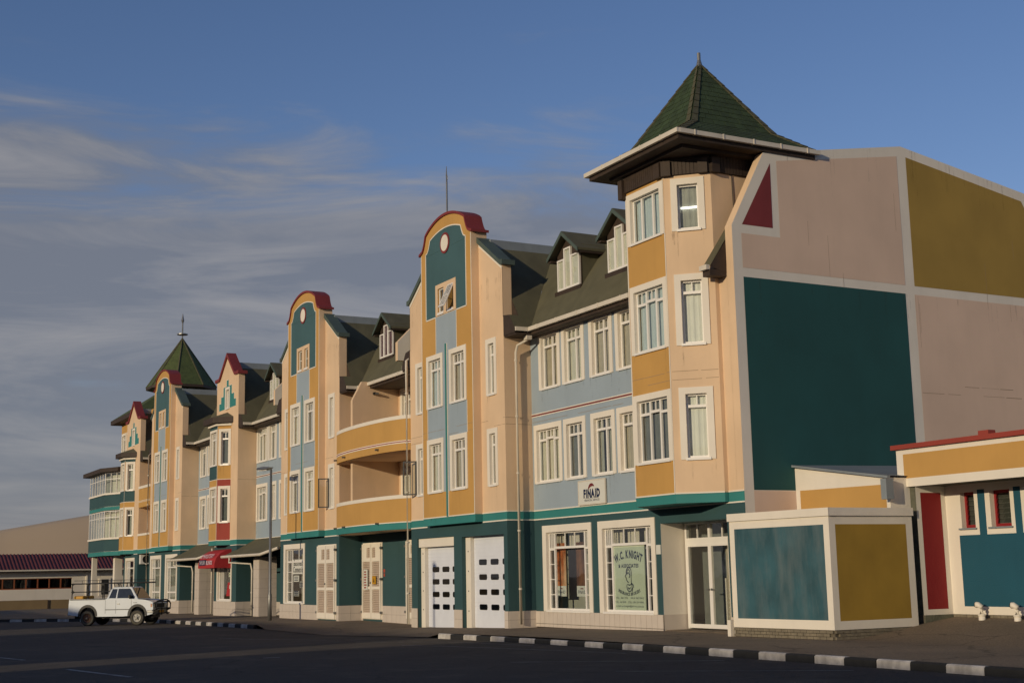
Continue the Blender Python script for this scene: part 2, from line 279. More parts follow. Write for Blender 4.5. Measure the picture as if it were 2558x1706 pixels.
def window(parent, fr, u0, u1, z0, z1, cols=(.5, .5), transom=.20, b=.19, bl=None, top=None, curt=0, bars=1, glass=None, sidebars=0, name='window', label=None, lowbar=None, curtz=None, nocurt=False):
    """surround (the window object) with frame, panes and curtain as children; measured on the wall face"""
    glass = glass or GLASS; bl = bl or b; top = top or b; w = u1-u0; h = z1-z0
    key = (round(w, 2), round(h, 2), tuple(cols), transom, b, bl, top, bars, sidebars, lowbar)
    X0, X1, Z0, Z1 = bl, w-b, .05, h-top
    def casing():
        m = MB(); fr0 = Frame(0, 0, 0)
        m.obox(fr0, 0, X0, .03, -.14, 0, h, WHITE); m.obox(fr0, X1, w, .03, -.14, 0, h, WHITE)
        m.obox(fr0, X0, X1, .032, -.14, Z1, h-.001, WHITE); m.obox(fr0, X0-.04, X1+.06, .06, -.14, -.02, Z0, WHITEG)
        return m.mesh('window')
    o = link(name, cached(('c',)+key, casing), parent, fr.mat(u0, z0))
    if label: o['label'] = label
    if z0 > 3.2:
        for q in range(random.randint(2, 5)): drip(fr, random.choice((u0+random.uniform(.0, .2), u1-random.uniform(.0, .2), random.uniform(u0, u1))), z0-.02, random.uniform(.15, .75), random.uniform(.02, .07))
    cells = []
    def frame():
        m = MB(); fr0 = Frame(0, 0, 0); t = .05
        m.obox(fr0, X0, X0+t, -.09, -.15, Z0, Z1, WHITEG); m.obox(fr0, X1-t, X1, -.09, -.15, Z0, Z1, WHITEG)
        m.obox(fr0, X0+t, X1-t, -.091, -.149, Z1-t, Z1, WHITEG); m.obox(fr0, X0+t, X1-t, -.091, -.149, Z0, Z0+t*1.2, WHITEG)
        x = X0; W_ = X1-X0; zt = Z1-(Z1-Z0)*transom if transom else None
        edges = [X0]
        for c in cols: x += c*W_; edges.append(x)
        for e in edges[1:-1]: m.obox(fr0, e-.035, e+.035, -.085, -.151, Z0+t, Z1-t, WHITEG)
        for i in range(len(cols)):
            a, c = edges[i]+.04, edges[i+1]-.04
            if zt: 
                zz_ = zt-(.0 if i != 1 or len(cols) < 3 else -.05)
                m.obox(fr0, a, c, -.08, -.15, zz_-.04, zz_+.04, WHITEG)
                nb = bars if i < 2 else 0
                nb = bars if isinstance(bars, int) and (bars > 1) else nb
                for k in range(nb):
                    xx = a+(c-a)*(k+1)/(nb+1); m.obox(fr0, xx-.014, xx+.014, -.10, -.14, zt+.04, Z1-t, WHITEG)
            if sidebars and (i == 0 or (i == len(cols)-1 and len(cols) > 2)):
                for k in range(sidebars):
                    zz2 = Z0+(zt-Z0)*(k+1)/(sidebars+1); m.obox(fr0, a, c, -.10, -.14, zz2-.013, zz2+.013, WHITEG)
        if lowbar: m.obox(fr0, X0+t, X1-t, -.08, -.148, Z0+lowbar-.05, Z0+lowbar+.05, WHITEG)
        return m.mesh('window_frame')
    link('window_frame', cached(('f',)+key, frame), o, PW[o.name])
    x = X0; W_ = X1-X0; zt = Z1-(Z1-Z0)*transom if transom else None
    for c in cols:
        a, e = x+.05, x+c*W_-.05; x += c*W_
        for (c0, c1) in ([(Z0+.06, zt-.04), (zt+.04, Z1-.05)] if zt else [(Z0+.06, Z1-.05)]):
            k = ('p', round(e-a, 3), round(c1-c0, 3), glass.name)
            def pane():
                m = MB(); m.box(0, e-a, 0, .006, 0, c1-c0, glass); return m.mesh('pane')
            link('pane', cached(k, pane), o, fr.mat(u0+a, z0+c0, -.12))
    if not nocurt:
        if isinstance(curt, int):
            curt = random.choice({0: (0, 0, 0, 5), 1: (1, 1, 0, 5, 6), 2: (2,), 3: (3,), 4: (4,)}[curt]) if w < 2.2 else curt
        cm = CURT[curt] if isinstance(curt, int) else curt; gap = random.choice((0, 0, 0, 1, 2, 3)) if cm not in (CURT[3], CURT[4]) else 0; gpos = {0: 0, 1: .42, 2: .70, 3: .22}[gap]
        k = ('k', round(W_, 2), round(Z1-Z0, 2), cm.name, gap)
        def curtain():
            m = MB(); n = max(8, int(W_/.05)); ys = [.21+.012*math.sin(i*1.9)+.010*math.sin(i*.7+1) for i in range(n+1)]
            for i in range(n):
                if gap and gpos < (i+.5)/n < gpos+.13: continue
                a, e = X0+W_*i/n, X0+W_*(i+1)/n; m.poly([(a, ys[i], Z0), (e, ys[i+1], Z0), (e, ys[i+1], Z1), (a, ys[i], Z1)], cm)
            return m.mesh('curtain', True)
        link('curtain', cached(k, curtain), o, PW[o.name])
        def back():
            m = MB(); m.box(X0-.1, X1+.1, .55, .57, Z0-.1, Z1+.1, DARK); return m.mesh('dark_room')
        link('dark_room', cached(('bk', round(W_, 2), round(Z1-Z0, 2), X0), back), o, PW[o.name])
    return o
def text_mesh(s, size, cx, cz, m, fr, d=.006, arc=None, bold=0, slant=0, spacing=1., squeeze=1., width=None):
    """flat lettering on a frame; arc = radius (positive: arched upwards) bends the line of glyphs"""
    out = MB(); xs = []; tot = 0; glyphs = []
    for ch in s:
        cu = bpy.data.curves.new('t', 'FONT'); cu.body = ch; cu.size = size; cu.offset = bold; cu.resolution_u = 2; cu.shear = slant
        ob = bpy.data.objects.new('t', cu); COL.objects.link(ob)
        dg = bpy.context.evaluated_depsgraph_get(); me = bpy.data.meshes.new_from_object(ob.evaluated_get(dg)) if ch != ' ' else None
        vs = [tuple(v.co) for v in me.vertices] if me else []; fs = [tuple(p.vertices) for p in me.polygons] if me else []
        adv = (max(v[0] for v in vs)+size*.09 if vs else size*.32)*spacing
        glyphs.append((vs, fs, adv)); tot += adv; bpy.data.objects.remove(ob); bpy.data.curves.remove(cu)
    q = width/tot if width else squeeze
    glyphs = [([(v[0]*q, v[1]) for v in vs], fs, adv*q) for vs, fs, adv in glyphs]; tot *= q
    x = -tot/2; k = out.mi(m)
    for vs, fs, adv in glyphs:
        i = len(out.v); mid = x+adv/2
        for v in vs:
            gx, gz = x+v[0], v[1]
            if arc:
                th = mid/arc; rx, rz = gx-mid, gz
                gx = arc*math.sin(th)+rx*math.cos(th)+rz*math.sin(th); gz = arc*(math.cos(th)-1)-rx*math.sin(th)+rz*math.cos(th)
            out.v.append(fr(cx+gx, d, cz+gz))
        for f in fs: out.f.append(tuple(i+a for a in f)); out.m.append(k)
        x += adv
    return out

# ------------------------------------------------------------------ ground
GT = [(-400, -1.2), (-95, -.45), (-60, -.27), (-44, -.13), (-33, -.10), (-24, -.17), (-16, 0), (-8, .09), (0, .10), (60, .12)]
def gz(x):
    for (a, za), (b, zb) in zip(GT, GT[1:]):
        if a <= x <= b: return za+(zb-za)*(x-a)/(b-a)
    return GT[0][1] if x < GT[0][0] else GT[-1][1]
def road(x): return gz(x)-.165
def rise(x, y): 
    k = min(1, max(0, (x+4.6)/1.2)); return k*max(0, min(y, 5)-1.2)*.125
def kerb_y(x):
    pts = [(-46.5, -4.9), (-44, -4.75), (-31, -4.15), (-14, -3.55), (60, -3.5)]
    for (a, ya), (b, yb_) in zip(pts, pts[1:]):
        if a <= x <= b: return ya+(yb_-ya)*(x-a)/(b-a)
    return -3.5 if x > 0 else -4.9
def strip_mesh(xs, rows, zf, m):
    mb = MB(); k = mb.mi(m); nx = len(xs)
    for x in xs:
        for r in rows: y = r(x) if callable(r) else r; mb.v.append((x, y, zf(x, y)))
    nr = len(rows)
    for i in range(nx-1):
        for j in range(nr-1): a = i*nr+j; mb.f.append((a, a+nr, a+nr+1, a+1)); mb.m.append(k)
    return mb
xs = [-600, -250, -140] + [-100+i*2.5 for i in range(65)] + [90, 150, 300, 600]
def zroad(x, y): return road(max(-95, min(x, 60)))
asphalt = struct(strip_mesh(xs, [-600, -200, -60, -20, -8, -2, 6, 40, 600], lambda x, y: zroad(x, y)-.03*(abs(y) > 300), ASPH).build('road', smooth=True))
def pave_z(x, y):
    z = gz(x)+rise(x, y); dr = 1 if -30.6 < x < -15.4 else (max(0, 1-abs(x+30.6)/1.0) if x <= -30.6 else max(0, 1-abs(x+15.4)/1.0))
    t = min(1, max(0, (y+.2)/(kerb_y(x)+.2))) if y < 0 else 0
    return z-(z-road(x)-.012)*dr*t
pxs = sorted(set([-46.5+.75*i for i in range(0, 110)]+[-31.6, -30.6, -15.4, -14.4, -4.6, -3.4]))
pavement = strip_mesh(pxs, [lambda x: kerb_y(x)+.14, -3, -2, -1, -.2, .6, 1.2, 2, 3, 4, 5, 9], pave_z, PAVE).build('pavement', smooth=True); struct(pavement)
# side of the street left of the truck: pavement with its own kerb sweeping towards the viewer
lk = [(-46.5, -4.9), (-50.5, -5.3), (-55, -6.3), (-59, -8.1), (-62, -10.4), (-66, -14), (-72, -20), (-90, -40)]
mb = MB()
mb.poly([(x, y, gz(x)) for x, y in lk]+[(-130, -40, -.5), (-130, 40, -.5), (-46.5, 40, gz(-46.5))], PAVE)
struct(mb.build('pavement'))
def kerb(name, path, first_white=True, step=.9, taper=False):
    root = bpy.data.objects.new(name, None); COL.objects.link(root); w = Matrix.Translation((path[0][0], path[0][1], path[0][2])); root.matrix_basis = w; PW[root.name] = w; root['kind'] = 'structure'
    pts = [Vector(p) for p in path]; segs = []
    wht = first_white
    def block(L_, m):
        def f():
            b = MB(); j = .012
            b.v += [(0,-.0,-.16),(L_-j,-.0,-.16),(L_-j,.16,-.16),(0,.16,-.16),(0,.01,.135),(L_-j,.01,.135),(L_-j,.16,.165),(0,.16,.165),(0,.04,.165),(L_-j,.04,.165)]
            k = b.mi(m)
            for q in ((0,1,5,4),(4,5,9,8),(8,9,6,7),(1,2,6,9,5),(0,4,8,7,3),(2,3,7,6),(0,3,2,1)): b.f.append(q); b.m.append(k)
            return b.mesh('kerbstone')
        return cached(('kerb', round(L_, 2), m.name), f)
    for a, b in zip(pts, pts[1:]):
        n = max(1, round((b-a).length/step)); st = (b-a)/n; Ls = st.length; d = st.normalized()
        for i in range(n):
            p = a+st*i; wob = random.uniform(-.012, .012)
            mw = Matrix(((d.x, -d.y, 0, p.x), (d.y, d.x, 0, p.y+wob), (d.z, 0, 1, p.z+wob*.4), (0, 0, 0, 1)))
            link('kerbstone', block(Ls, KERBW if wht else KERBB), root, mw); wht = not wht
    return root
kp = lambda x0, x1, n: [(x0+(x1-x0)*i/n, kerb_y(x0+(x1-x0)*i/n), road(x0+(x1-x0)*i/n)+.0) for i in range(n+1)]
kerb('kerb', kp(-14.4, 14.4, 2), True)
kerb('kerb', kp(-44.2, -31.7, 2), True, .75)
kerb('kerb', [(x, y, road(x)) for x, y in [(-72, -20), (-66, -14), (-62, -10.4), (-59, -8.1), (-55, -6.3), (-50.5, -5.3), (-46.5, -4.9), (-44.2, kerb_y(-44.2))]], True, 1.0)
def line(x0, y0, x1, y1, w=.10, m=LINE):
    mb = MB(); d = Vector((x1-x0, y1-y0, 0)); n = max(1, int(d.length/2)); q = Vector((-d.y, d.x, 0)).normalized()*w/2
    for i in range(n):
        a = Vector((x0, y0, 0))+d*i/n; b = Vector((x0, y0, 0))+d*(i+1)/n
        za, zb = road(a.x)+.005, road(b.x)+.005
        mb.poly([(a.x-q.x, a.y-q.y, za), (b.x-q.x, b.y-q.y, zb), (b.x+q.x, b.y+q.y, zb), (a.x+q.x, a.y+q.y, za)], m)
    return mb
for i, q in enumerate([(-15.6, -16.8, -12.6, -16.45, .13), (-6.9, -16.4, -3.2, -15.8, .13), (-7.45, -11.6, -7.5, -11.15, .10), (-14.6, -6.3, -11.5, -4.6, .07), (-11.5, -4.6, -7.0, -4.2, .05), (-10.8, -6.4, -2.2, -4.35, .06), (-1.4, -7.9, 1.6, -4.3, .06), (2.6, -7.7, 5.6, -4.3, .06), (6.8, -7.6, 9.6, -4.5, .06), (-25.5, -7.5, -17.8, -6.05, .05)]):
    o = line(*q).build('road_marking'); struct(o)

# ------------------------------------------------------------------ the long building
BLD = thing('long_building', 'long pastel mansion block with red capped gables, dormers and a green pointed corner tower', 'building', (-40, 4, 0))
Z0_, ZB0, ZB1 = -.5, 3.71, 3.99
R1 = (4.94, 7.0); R2 = (8.2, 10.27)
YB = 1.09
trim = MB()          # thin white lines between colour fields
def hline(fr, u0, u1, z, w=.035, m=WHITE, d=.014): trim.obox(fr, u0, u1, d, -.0, z-w/2, z+w/2, m)
def vline(fr, u, z0, z1, w=.035, m=WHITE, d=.016): trim.obox(fr, u-w/2, u+w/2, d, 0, z0, z1, m)
W2 = (.56, .44); W3 = (.34, .33, .33)

def ground_band(mb, fr, u0, u1, plinth=True, z0=None):
    """base colours shared by every street wall: sea green band over dark teal with a white line on each side"""
    hline(fr, u0, u1, ZB1+.015, .04); hline(fr, u0, u1, ZB0-.015, .04)
def tiles(fr, u0, u1, z0, z1, tw=.5, rows=2, u_skip=()):
    """plinth tiles as separate pieces over a grout backing"""
    n = max(1, round((u1-u0)/tw)); w = (u1-u0)/n; h = (z1-z0)/rows
    g = MB(); g.obox(fr, u0, u1, .012, -.02, z0-.4, z1, GROUT); g.build('plinth_backing', BLD)
    for i in range(n):
        for j in range(rows):
            def f():
                m = MB(); m.box(.006, w-.006, -.03, -.012, .005, h-.005, TILE); return m.mesh('tile')
            o = link('tile', cached(('tile', round(w, 3), round(h, 3)), f), BLD, fr.mat(u0+i*w, z0+j*h))
def tile_skirt(fr, u0, u1, zt, tw=.5):
    for a in [u0]:
        z0 = gz(fr((u0+u1)/2, 0, 0)[0])+rise(fr((u0+u1)/2, 0, 0)[0], fr((u0+u1)/2, 0, 0)[1])
    tiles(fr, u0, u1, z0-.02, zt, tw)

# ---- curved gable blocks
def arch_outline(hw, zs, zt, n=14, flare=.45):
    """right half from shoulder (hw,zs) through a concave flare into a convex arch up to (0,zt); returned left to right over the top, as (x,z)"""
    xa = hw-flare; za = zs+(.66 if hw > 2 else .50)
    pts = []
    for i in range(6):
        t = i/5; pts.append((hw-flare*(math.sin(t*PI/2)) if False else hw-flare*t**.60, zs+(za-zs)*t**1.35))
    R = (xa*xa+(zt-za)**2)/(2*(zt-za)); cz = zt-R; a0 = math.asin(min(1, xa/R))
    for i in range(1, n+1):
        a = a0*(1-i/n); pts.append((R*math.sin(a), cz+R*math.cos(a)))
    return pts[:-1]+[(0, zt)]
def full(half, cx):  # counter clockwise seen from outside (x right): right side up then down the left
    return [(cx+x, z) for x, z in half]+[(cx-x, z) for x, z in reversed(half[:-1])]
def cross_roof(parent, cx, hw, side_l=True, side_r=True, zt=13.8):
    m = MB()
    for sg, on in ((1, side_r), (-1, side_l)):
        if not on: continue
        xe = cx+sg*(hw+.84); xt = cx+sg*(hw-1.55); yv = 3.02
        q = [(xe, .0, 10.36), (xe, .64, 10.36), (xt, yv, zt), (xt, .36, zt), (xe-sg*.37, .36, 10.36+.37*1.44), (xe-sg*.37, .0, 10.36+.37*1.44)]
        if sg < 0: q = q[::-1]
        m.poly([q[i] for i in range(len(q))], ROOF)
        g3 = [(xe, .358, 10.36), (cx+sg*hw, .358, 11.56), (cx+sg*hw, .358, 10.2), (xe, .358, 10.2)]; m.poly(g3 if sg < 0 else g3[::-1], BROWN); g3 = [(xe-sg*.37, .0, 10.89), (cx+sg*(hw+.003), .0, 10.95), (cx+sg*(hw+.003), .36, 10.95), (xe-sg*.37, .36, 10.89)]; m.poly(g3, ROOF); m.poly([(xe, .0, 10.36), (xe-sg*.37, .0, 10.89), (cx+sg*(hw+.003), .0, 10.95), (cx+sg*(hw+.003), .0, 10.2), (xe, .0, 10.2)][::-sg], BROWN)
        # soffit and closing piece of the little return eave
        m.box(cx+sg*(hw+.005), xe, .03, 1.08, 10.14, 10.20, BROWN)
        m.box(cx+sg*(hw+.004), xe-sg*.04, .02, .10, 10.2, 10.34, BROWN)
        # low parapet of the flat part
        m.box(xt-sg*.25, xt, .36, 4.2, 13.5, zt+.33, GREY)
        g = MB(); g.box(xe-.06, xe+.06, .02, .70, 10.26, 10.40, GUTT); g.build('gutter', parent)
    m.box(cx-hw+1.8, cx+hw-1.8, .4, 8, 13.5, zt-.02, ROOF)
    m.build('roof', parent)
def gable_block(cx, open_top=False, antenna=False, ground=None, tile_u=None, left_vis=True):
    fr = front(0); fc = front(-.305); hw = 4.08; cw = 2.23
    m = MB()
    wins = []
    for (z0, z1) in (R1, R2):
        wins += [(fr, cx+2.70, cx+3.52, z0, z1), (fr, cx-3.52, cx-2.70, z0, z1)]
    # wings
    hl = [hole(w[1], w[2], w[3], w[4]) for w in wins]
    GW = ground['holes'] if ground else []
    regs = [(cx-hw, cx+hw, ZB0, ZB1, BAND), (cx-hw, cx+hw, Z0_, ZB0, TEAL)]
    wall(m, fr, cx-hw, cx-cw, ZB0, 12.72, CREAM, regs, [h for h in hl if h[0] < cx]); wall(m, fr, cx+cw, cx+hw, ZB0, 12.72, CREAM, regs, [h for h in hl if h[0] > cx])
    wall(m, fr, cx-hw, cx+hw, Z0_, ZB0, TEAL, [], [g[:4] for g in GW], depth=.38)
    for sg in (1, -1):                                  # sloped shoulders with thickness
        p = [(cx+sg*hw, 12.72), (cx+sg*(hw), 12.80), (cx+sg*(cw-.1), 14.02), (cx+sg*(cw-.1), 12.72)]
        if sg < 0: p = p[::-1]
        m.prism(p, fr, 0, -.35, CREAM)
        m.box(cx+sg*hw, cx+sg*(hw-.02), 0.0, .35, 10.9, 12.72, CREAM)
        m.poly([(cx+sg*hw, 0, 4.0), (cx+sg*hw, YB, 4.0), (cx+sg*hw, YB, 10.3), (cx+sg*hw, 0, 10.9)][::sg], CREAM)
        m.poly([(cx+sg*hw, 0, ZB0), (cx+sg*hw, YB, ZB0), (cx+sg*hw, YB, ZB1), (cx+sg*hw, 0, ZB1)][::sg], BAND)
        m.poly([(cx+sg*hw, 0, Z0_), (cx+sg*hw, YB, Z0_), (cx+sg*hw, YB, ZB0), (cx+sg*hw, 0, ZB0)][::sg], TEAL)
        m.box(cx+sg*hw, cx+sg*(hw-.35), .345, .36, 10.4, 12.7, CREAM)
        cp = MB(); t = .17
        pts = [(hw+.12, 12.62), (hw+.12, 12.80), (hw-.02, 12.86), (cw+.0, 14.18), (cw+.0, 14.34), (hw-.15, 13.02), (hw+.12, 12.98)]
        # coping: lower edge, upper edge
        lo = [(hw+.14, 12.80), (hw-.03, 12.80), (cw+.02, 14.00)]; up_ = [(cw+.02, 14.22), (hw-.06, 13.0), (hw+.14, 12.98)]
        pl = [(cx+sg*u, z) for u, z in lo+up_]
        if sg > 0: pl = pl[::-1]
        cp.prism(pl, fr, .09, -.45, COPE); o = cp.build('coping', BLD)
        ws = MB(); lo2 = [(hw-.02, 12.66), (cw+.03, 13.86), (cw+.03, 14.0), (hw-.02, 12.8)]
        pl = [(cx+sg*u, z) for u, z in lo2]
        if sg < 0: pl = pl[::-1]
        ws.prism(pl, fr, .016, 0, WHITE); ws.build('trim', BLD)
    # centre panel
    zc = 14.45
    wc = [(fc, cx-1.80, cx-.33, *R1), (fc, cx+.24, cx+1.70, *R1), (fc, cx-1.80, cx-.33, *R2), (fc, cx+.24, cx+1.70, *R2)]
    hc = [hole(w[1], w[2], w[3], w[4]) for w in wc]+[(cx-.70, cx-.16, 11.85, 12.80), (cx+.19, cx+.70, 11.85, 12.80)]
    regs = [(cx-1.76, cx+1.76, 11.72, 14.37, TEALG), (cx-.91, cx+.91, 7.0, 11.72, BLUE), (cx-1.72, cx+1.70, 7.0, 8.2, BLUE), (cx-.34, cx+.26, 4.94, 10.3, BLUE), (cx-1.72, cx+1.70, 6.9, 8.3, BLUE), (cx-cw, cx+cw, ZB0, ZB1, BAND), (cx-.90, cx+.90, 11.72, 12.97, CREAM)]
    wall(m, fc, cx-cw, cx+cw, ZB0, zc, YEL, regs, hc)
    for sg in (1, -1):
        m.poly([fc(cx+sg*cw, 0, ZB1), fc(cx+sg*cw, -.305, ZB1), fc(cx+sg*cw, -.305, 13.9), fc(cx+sg*cw, 0, 13.9)][::sg], CREAM)
        m.poly([fc(cx+sg*cw, 0, ZB0), fc(cx+sg*cw, -.305, ZB0), fc(cx+sg*cw, -.305, ZB1), fc(cx+sg*cw, 0, ZB1)][::sg], BAND)
        m.poly([fc(cx+sg*cw, 0, 13.9), fc(cx+sg*cw, -.655, 13.9), fc(cx+sg*cw, -.655, zc), fc(cx+sg*cw, 0, zc)][::sg], CREAM)
    m.poly([fc(cx-cw, 0, ZB0), fc(cx-cw, -.305, ZB0), fc(cx+cw, -.305, ZB0), fc(cx+cw, 0, ZB0)], BAND)
    half = arch_outline(cw, zc, 15.58, flare=.50)
    outl = full(half, cx)
    m.prism([(cx-cw, zc-.001)]+[(cx+cw, zc-.001)]+outl[1:-1], fc, 0, -.655, YEL, CREAM)
    m.poly([(cx-cw, .35, 12), (cx-cw, .35, zc), (cx+cw, .35, zc), (cx+cw, .35, 12)], CREAM)
    m.build('gable_wall', BLD)
    # teal arch head, white outline, roundel, coping
    th = MB(); ih = arch_outline(1.76, 14.37, 15.10, flare=.40); io = full(ih, cx)
    th.prism([(cx-1.76, 14.30), (cx+1.76, 14.30)]+io, fc, .006, 0, TEALG); th.build('arched_panel', BLD)
    tr = MB()
    path = [(cx+1.78, 11.70)]+[(cx+(x-cx)*1.012, z+.012) for x, z in io]+[(cx-1.78, 11.70)]
    for (a, b) in zip(path, path[1:]):
        dx, dz = b[0]-a[0], b[1]-a[1]; l_ = math.hypot(dx, dz); nx, nz_ = dz/l_*.022, -dx/l_*.022
        tr.prism([(a[0]-nx, a[1]-nz_), (a[0]+nx, a[1]+nz_), (b[0]+nx, b[1]+nz_), (b[0]-nx, b[1]-nz_)], fc, .018, 0, WHITE)
    for a, b in ((cx-1.78, cx-.90), (cx+.90, cx+1.78)): tr.obox(fc, a, b, .018, 0, 11.69, 11.735, WHITE)
    tr.build('trim', BLD)
    rd = MB()
    ring = lambda r, k=28: [(cx+r*math.cos(2*PI*i/k), 14.50+r*math.sin(2*PI*i/k)) for i in range(k)]
    rd.prism(ring(.41), fc, .035, 0, RED); rd.prism(ring(.32), fc, .042, .03, WHITE); rd.build('roundel', BLD)
    cpm = MB(); T = .10
    P0 = [(cw+.13, zc-.03)]+[(x, z) for x, z in half]
    top = []
    for i, (x, z) in enumerate(P0):
        a = P0[max(i-1, 0)]; b = P0[min(i+1, len(P0)-1)]; dx, dz = b[0]-a[0], b[1]-a[1]; l_ = math.hypot(dx, dz) or 1
        nx, nz_ = dz/l_, -dx/l_; top.append((x+nx*T*(.6 if i else 0), z+(nz_*T if i > 1 else T)))
    top[-1] = (0, P0[-1][1]+T)
    k = cpm.mi(RED)
    loop_lo = [(cx+x, z) for x, z in P0]+[(cx-x, z) for x, z in reversed(P0[:-1])]
    loop_up = [(cx+x, z) for x, z in top]+[(cx-x, z) for x, z in reversed(top[:-1])]
    for i in range(len(loop_lo)-1):
        a, b, c, d = loop_lo[i], loop_lo[i+1], loop_up[i+1], loop_up[i]
        F_, B_ = .06, -.69
        cpm.poly([fc(a[0],F_,a[1]), fc(d[0],F_,d[1]), fc(c[0],F_,c[1]), fc(b[0],F_,b[1])][::-1][::-1], RED)
        cpm.poly([fc(d[0],F_,d[1]), fc(d[0],B_,d[1]), fc(c[0],B_,c[1]), fc(c[0],F_,c[1])], RED)
        cpm.poly([fc(a[0],F_,a[1]), fc(b[0],F_,b[1]), fc(b[0],B_,b[1]), fc(a[0],B_,a[1])], RED)
        cpm.poly([fc(a[0],B_,a[1]), fc(b[0],B_,b[1]), fc(c[0],B_,c[1]), fc(d[0],B_,d[1])], RED)
    for i in (0, -1):
        a, d = loop_lo[i], loop_up[i]; cpm.poly([fc(a[0],.06,a[1]), fc(a[0],-.69,a[1]), fc(d[0],-.69,d[1]), fc(d[0],.06,d[1])], RED)
    cpm.build('coping', BLD)
    # windows
    for j, w in enumerate(wins): window(BLD, *w, cols=(1.,), transom=.22, curt=1, bars=0)
    for j, w in enumerate(wc): window(BLD, *w, cols=W2, transom=.21, curt=[0, 1, 3, 1][j] if cx > -25 else [1, 0, 1, 1][j])
    # attic window: cream surround with two lights
    sw = MB(); sw.obox(fc, cx-.90, cx+.90, .02, 0, 12.80, 12.97, CREAM); sw.obox(fc, cx-.90, cx-.70, .02, 0, 11.75, 12.80, CREAM); sw.obox(fc, cx+.70, cx+.90, .02, 0, 11.75, 12.80, CREAM); sw.obox(fc, cx-.16, cx+.19, .02, 0, 11.75, 12.80, CREAM)
    a_w = sw.build('window', BLD); f_ = MB()
    for k_, (a, b) in enumerate(((cx-.70, cx-.16), (cx+.19, cx+.70))):
        f_.obox(fc, a, b, .05, -.15, 11.75, 11.85, WHITEG)
        tilted = open_top and k_ == 1
        fm = MB(); t = .05
        if tilted:
            for (p, q, r_, s_) in ((0, t, 0, 1.0), (b-a-t, b-a, 0, 1.0), (t, b-a-t, 0, t), (t, b-a-t, 1-t, 1.0), (t, b-a-t, .48, .51)): fm.box(p, q, -.02, .02, r_-1.0, s_-1.0, WHITEG)
            for q in (.15, .30): fm.box(q, q+.02, -.015, .015, -1, 0, WHITEG)
            fm.box(t, b-a-t, -.003, .003, -.95, -.05, GLASS)
            mw = fc.mat(a, 12.80, .0) @ Matrix.Rotation(math.radians(-24), 4, 'X'); fm.build('sash', a_w, mw=mw)
            # dark room behind
            f_.obox(fc, a, b, -.20, -.22, 11.85, 12.80, DARK)
        else:
            f_.obox(fc, a, a+t, -.05, -.10, 11.85, 12.8, WHITEG); f_.obox(fc, b-t, b, -.05, -.10, 11.85, 12.8, WHITEG); f_.obox(fc, a+t, b-t, -.051, -.10, 12.75, 12.8, WHITEG); f_.obox(fc, a+t, b-t, -.051, -.10, 11.85, 11.9, WHITEG); f_.obox(fc, a+t, b-t, -.06, -.09, 12.30, 12.33, WHITEG)
            pn = MB(); pn.obox(fc, a+t, b-t, -.07, -.08, 11.9, 12.75, GLASS); pn.build('pane', a_w)
            f_.obox(fc, a, b, -.20, -.22, 11.85, 12.80, CURT[1])
    f_.build('window_frame', a_w)
    # centre drain strip
    dp = MB(); dp.obox(fc, cx-.045, cx+.045, .06, 0, 4.0, 10.55, BAND); dp.obox(fc, cx-.075, cx-.046, .03, 0, 4.0, 10.56, WHITE); dp.obox(fc, cx+.046, cx+.075, .03, 0, 4.0, 10.56, WHITE); dp.build('green_strip', BLD)
    # colour field lines
    for sx in (-cw+.02, cw-.02): vline(fc, cx+sx, ZB1, 14.42)
    for sx in (-.91, .91): vline(fc, cx+sx, 10.27, 11.7, .03)
    for sx in (-1.74, 1.72): vline(fc, cx+sx, 7.0, 8.18, .025)
    hline(fc, cx-cw, cx+cw, ZB1+.015, .04)
    hline(fr, cx-hw, cx-cw, ZB1+.015, .04); hline(fr, cx+cw, cx+hw, ZB1+.015, .04); hline(fr, cx-hw, cx-cw-.3, ZB0-.015, .045); hline(fr, cx+cw+.02, cx+hw, ZB0-.015, .045)
    fs = side(cx+hw); hline(fs, 0, YB, ZB1+.015, .04); hline(fs, 0, YB, ZB0-.015, .04)
    cross_roof(BLD, cx, hw)
    # plinth
    ends = tile_u or [(cx-hw, cx+hw)]
    for a, b in ends: tile_skirt(fr, a, b, .57)
    tile_skirt(side(cx+hw), 0, YB, .57)

def shop_window(parent, fr, u0, u1, z0, z1, cols=(.16, .68, .16), **k):
    return window(parent, fr, u0, u1, z0, z1, cols=cols, transom=.22, bars=3 if len(cols) == 2 else 2, b=.22, bl=.26, top=.24, sidebars=3, **k)

G1, G2, G3 = -20.32, -36.46, -64.05
gable_block(G1, open_top=True, ground={'holes': [(-23.83, -20.52, Z0_, 3.27), (-19.84, -16.52, Z0_, 3.22)]}, tile_u=[(-24.40, -23.83), (-20.52, -19.84), (-16.52, -16.24)])
gable_block(G2, ground={'holes': [hole(-39.98, -36.9, .6, 3.47, .22, .26, .24)]}, tile_u=[(-40.54, -35.08), (-32.68, -32.38)])
gable_block(G3, ground={'holes': [hole(-67.65, -64.7, .52, 3.47, .22, .26, .24), hole(-63.6, -60.6, .52, 3.47, .22, .26, .24)]})

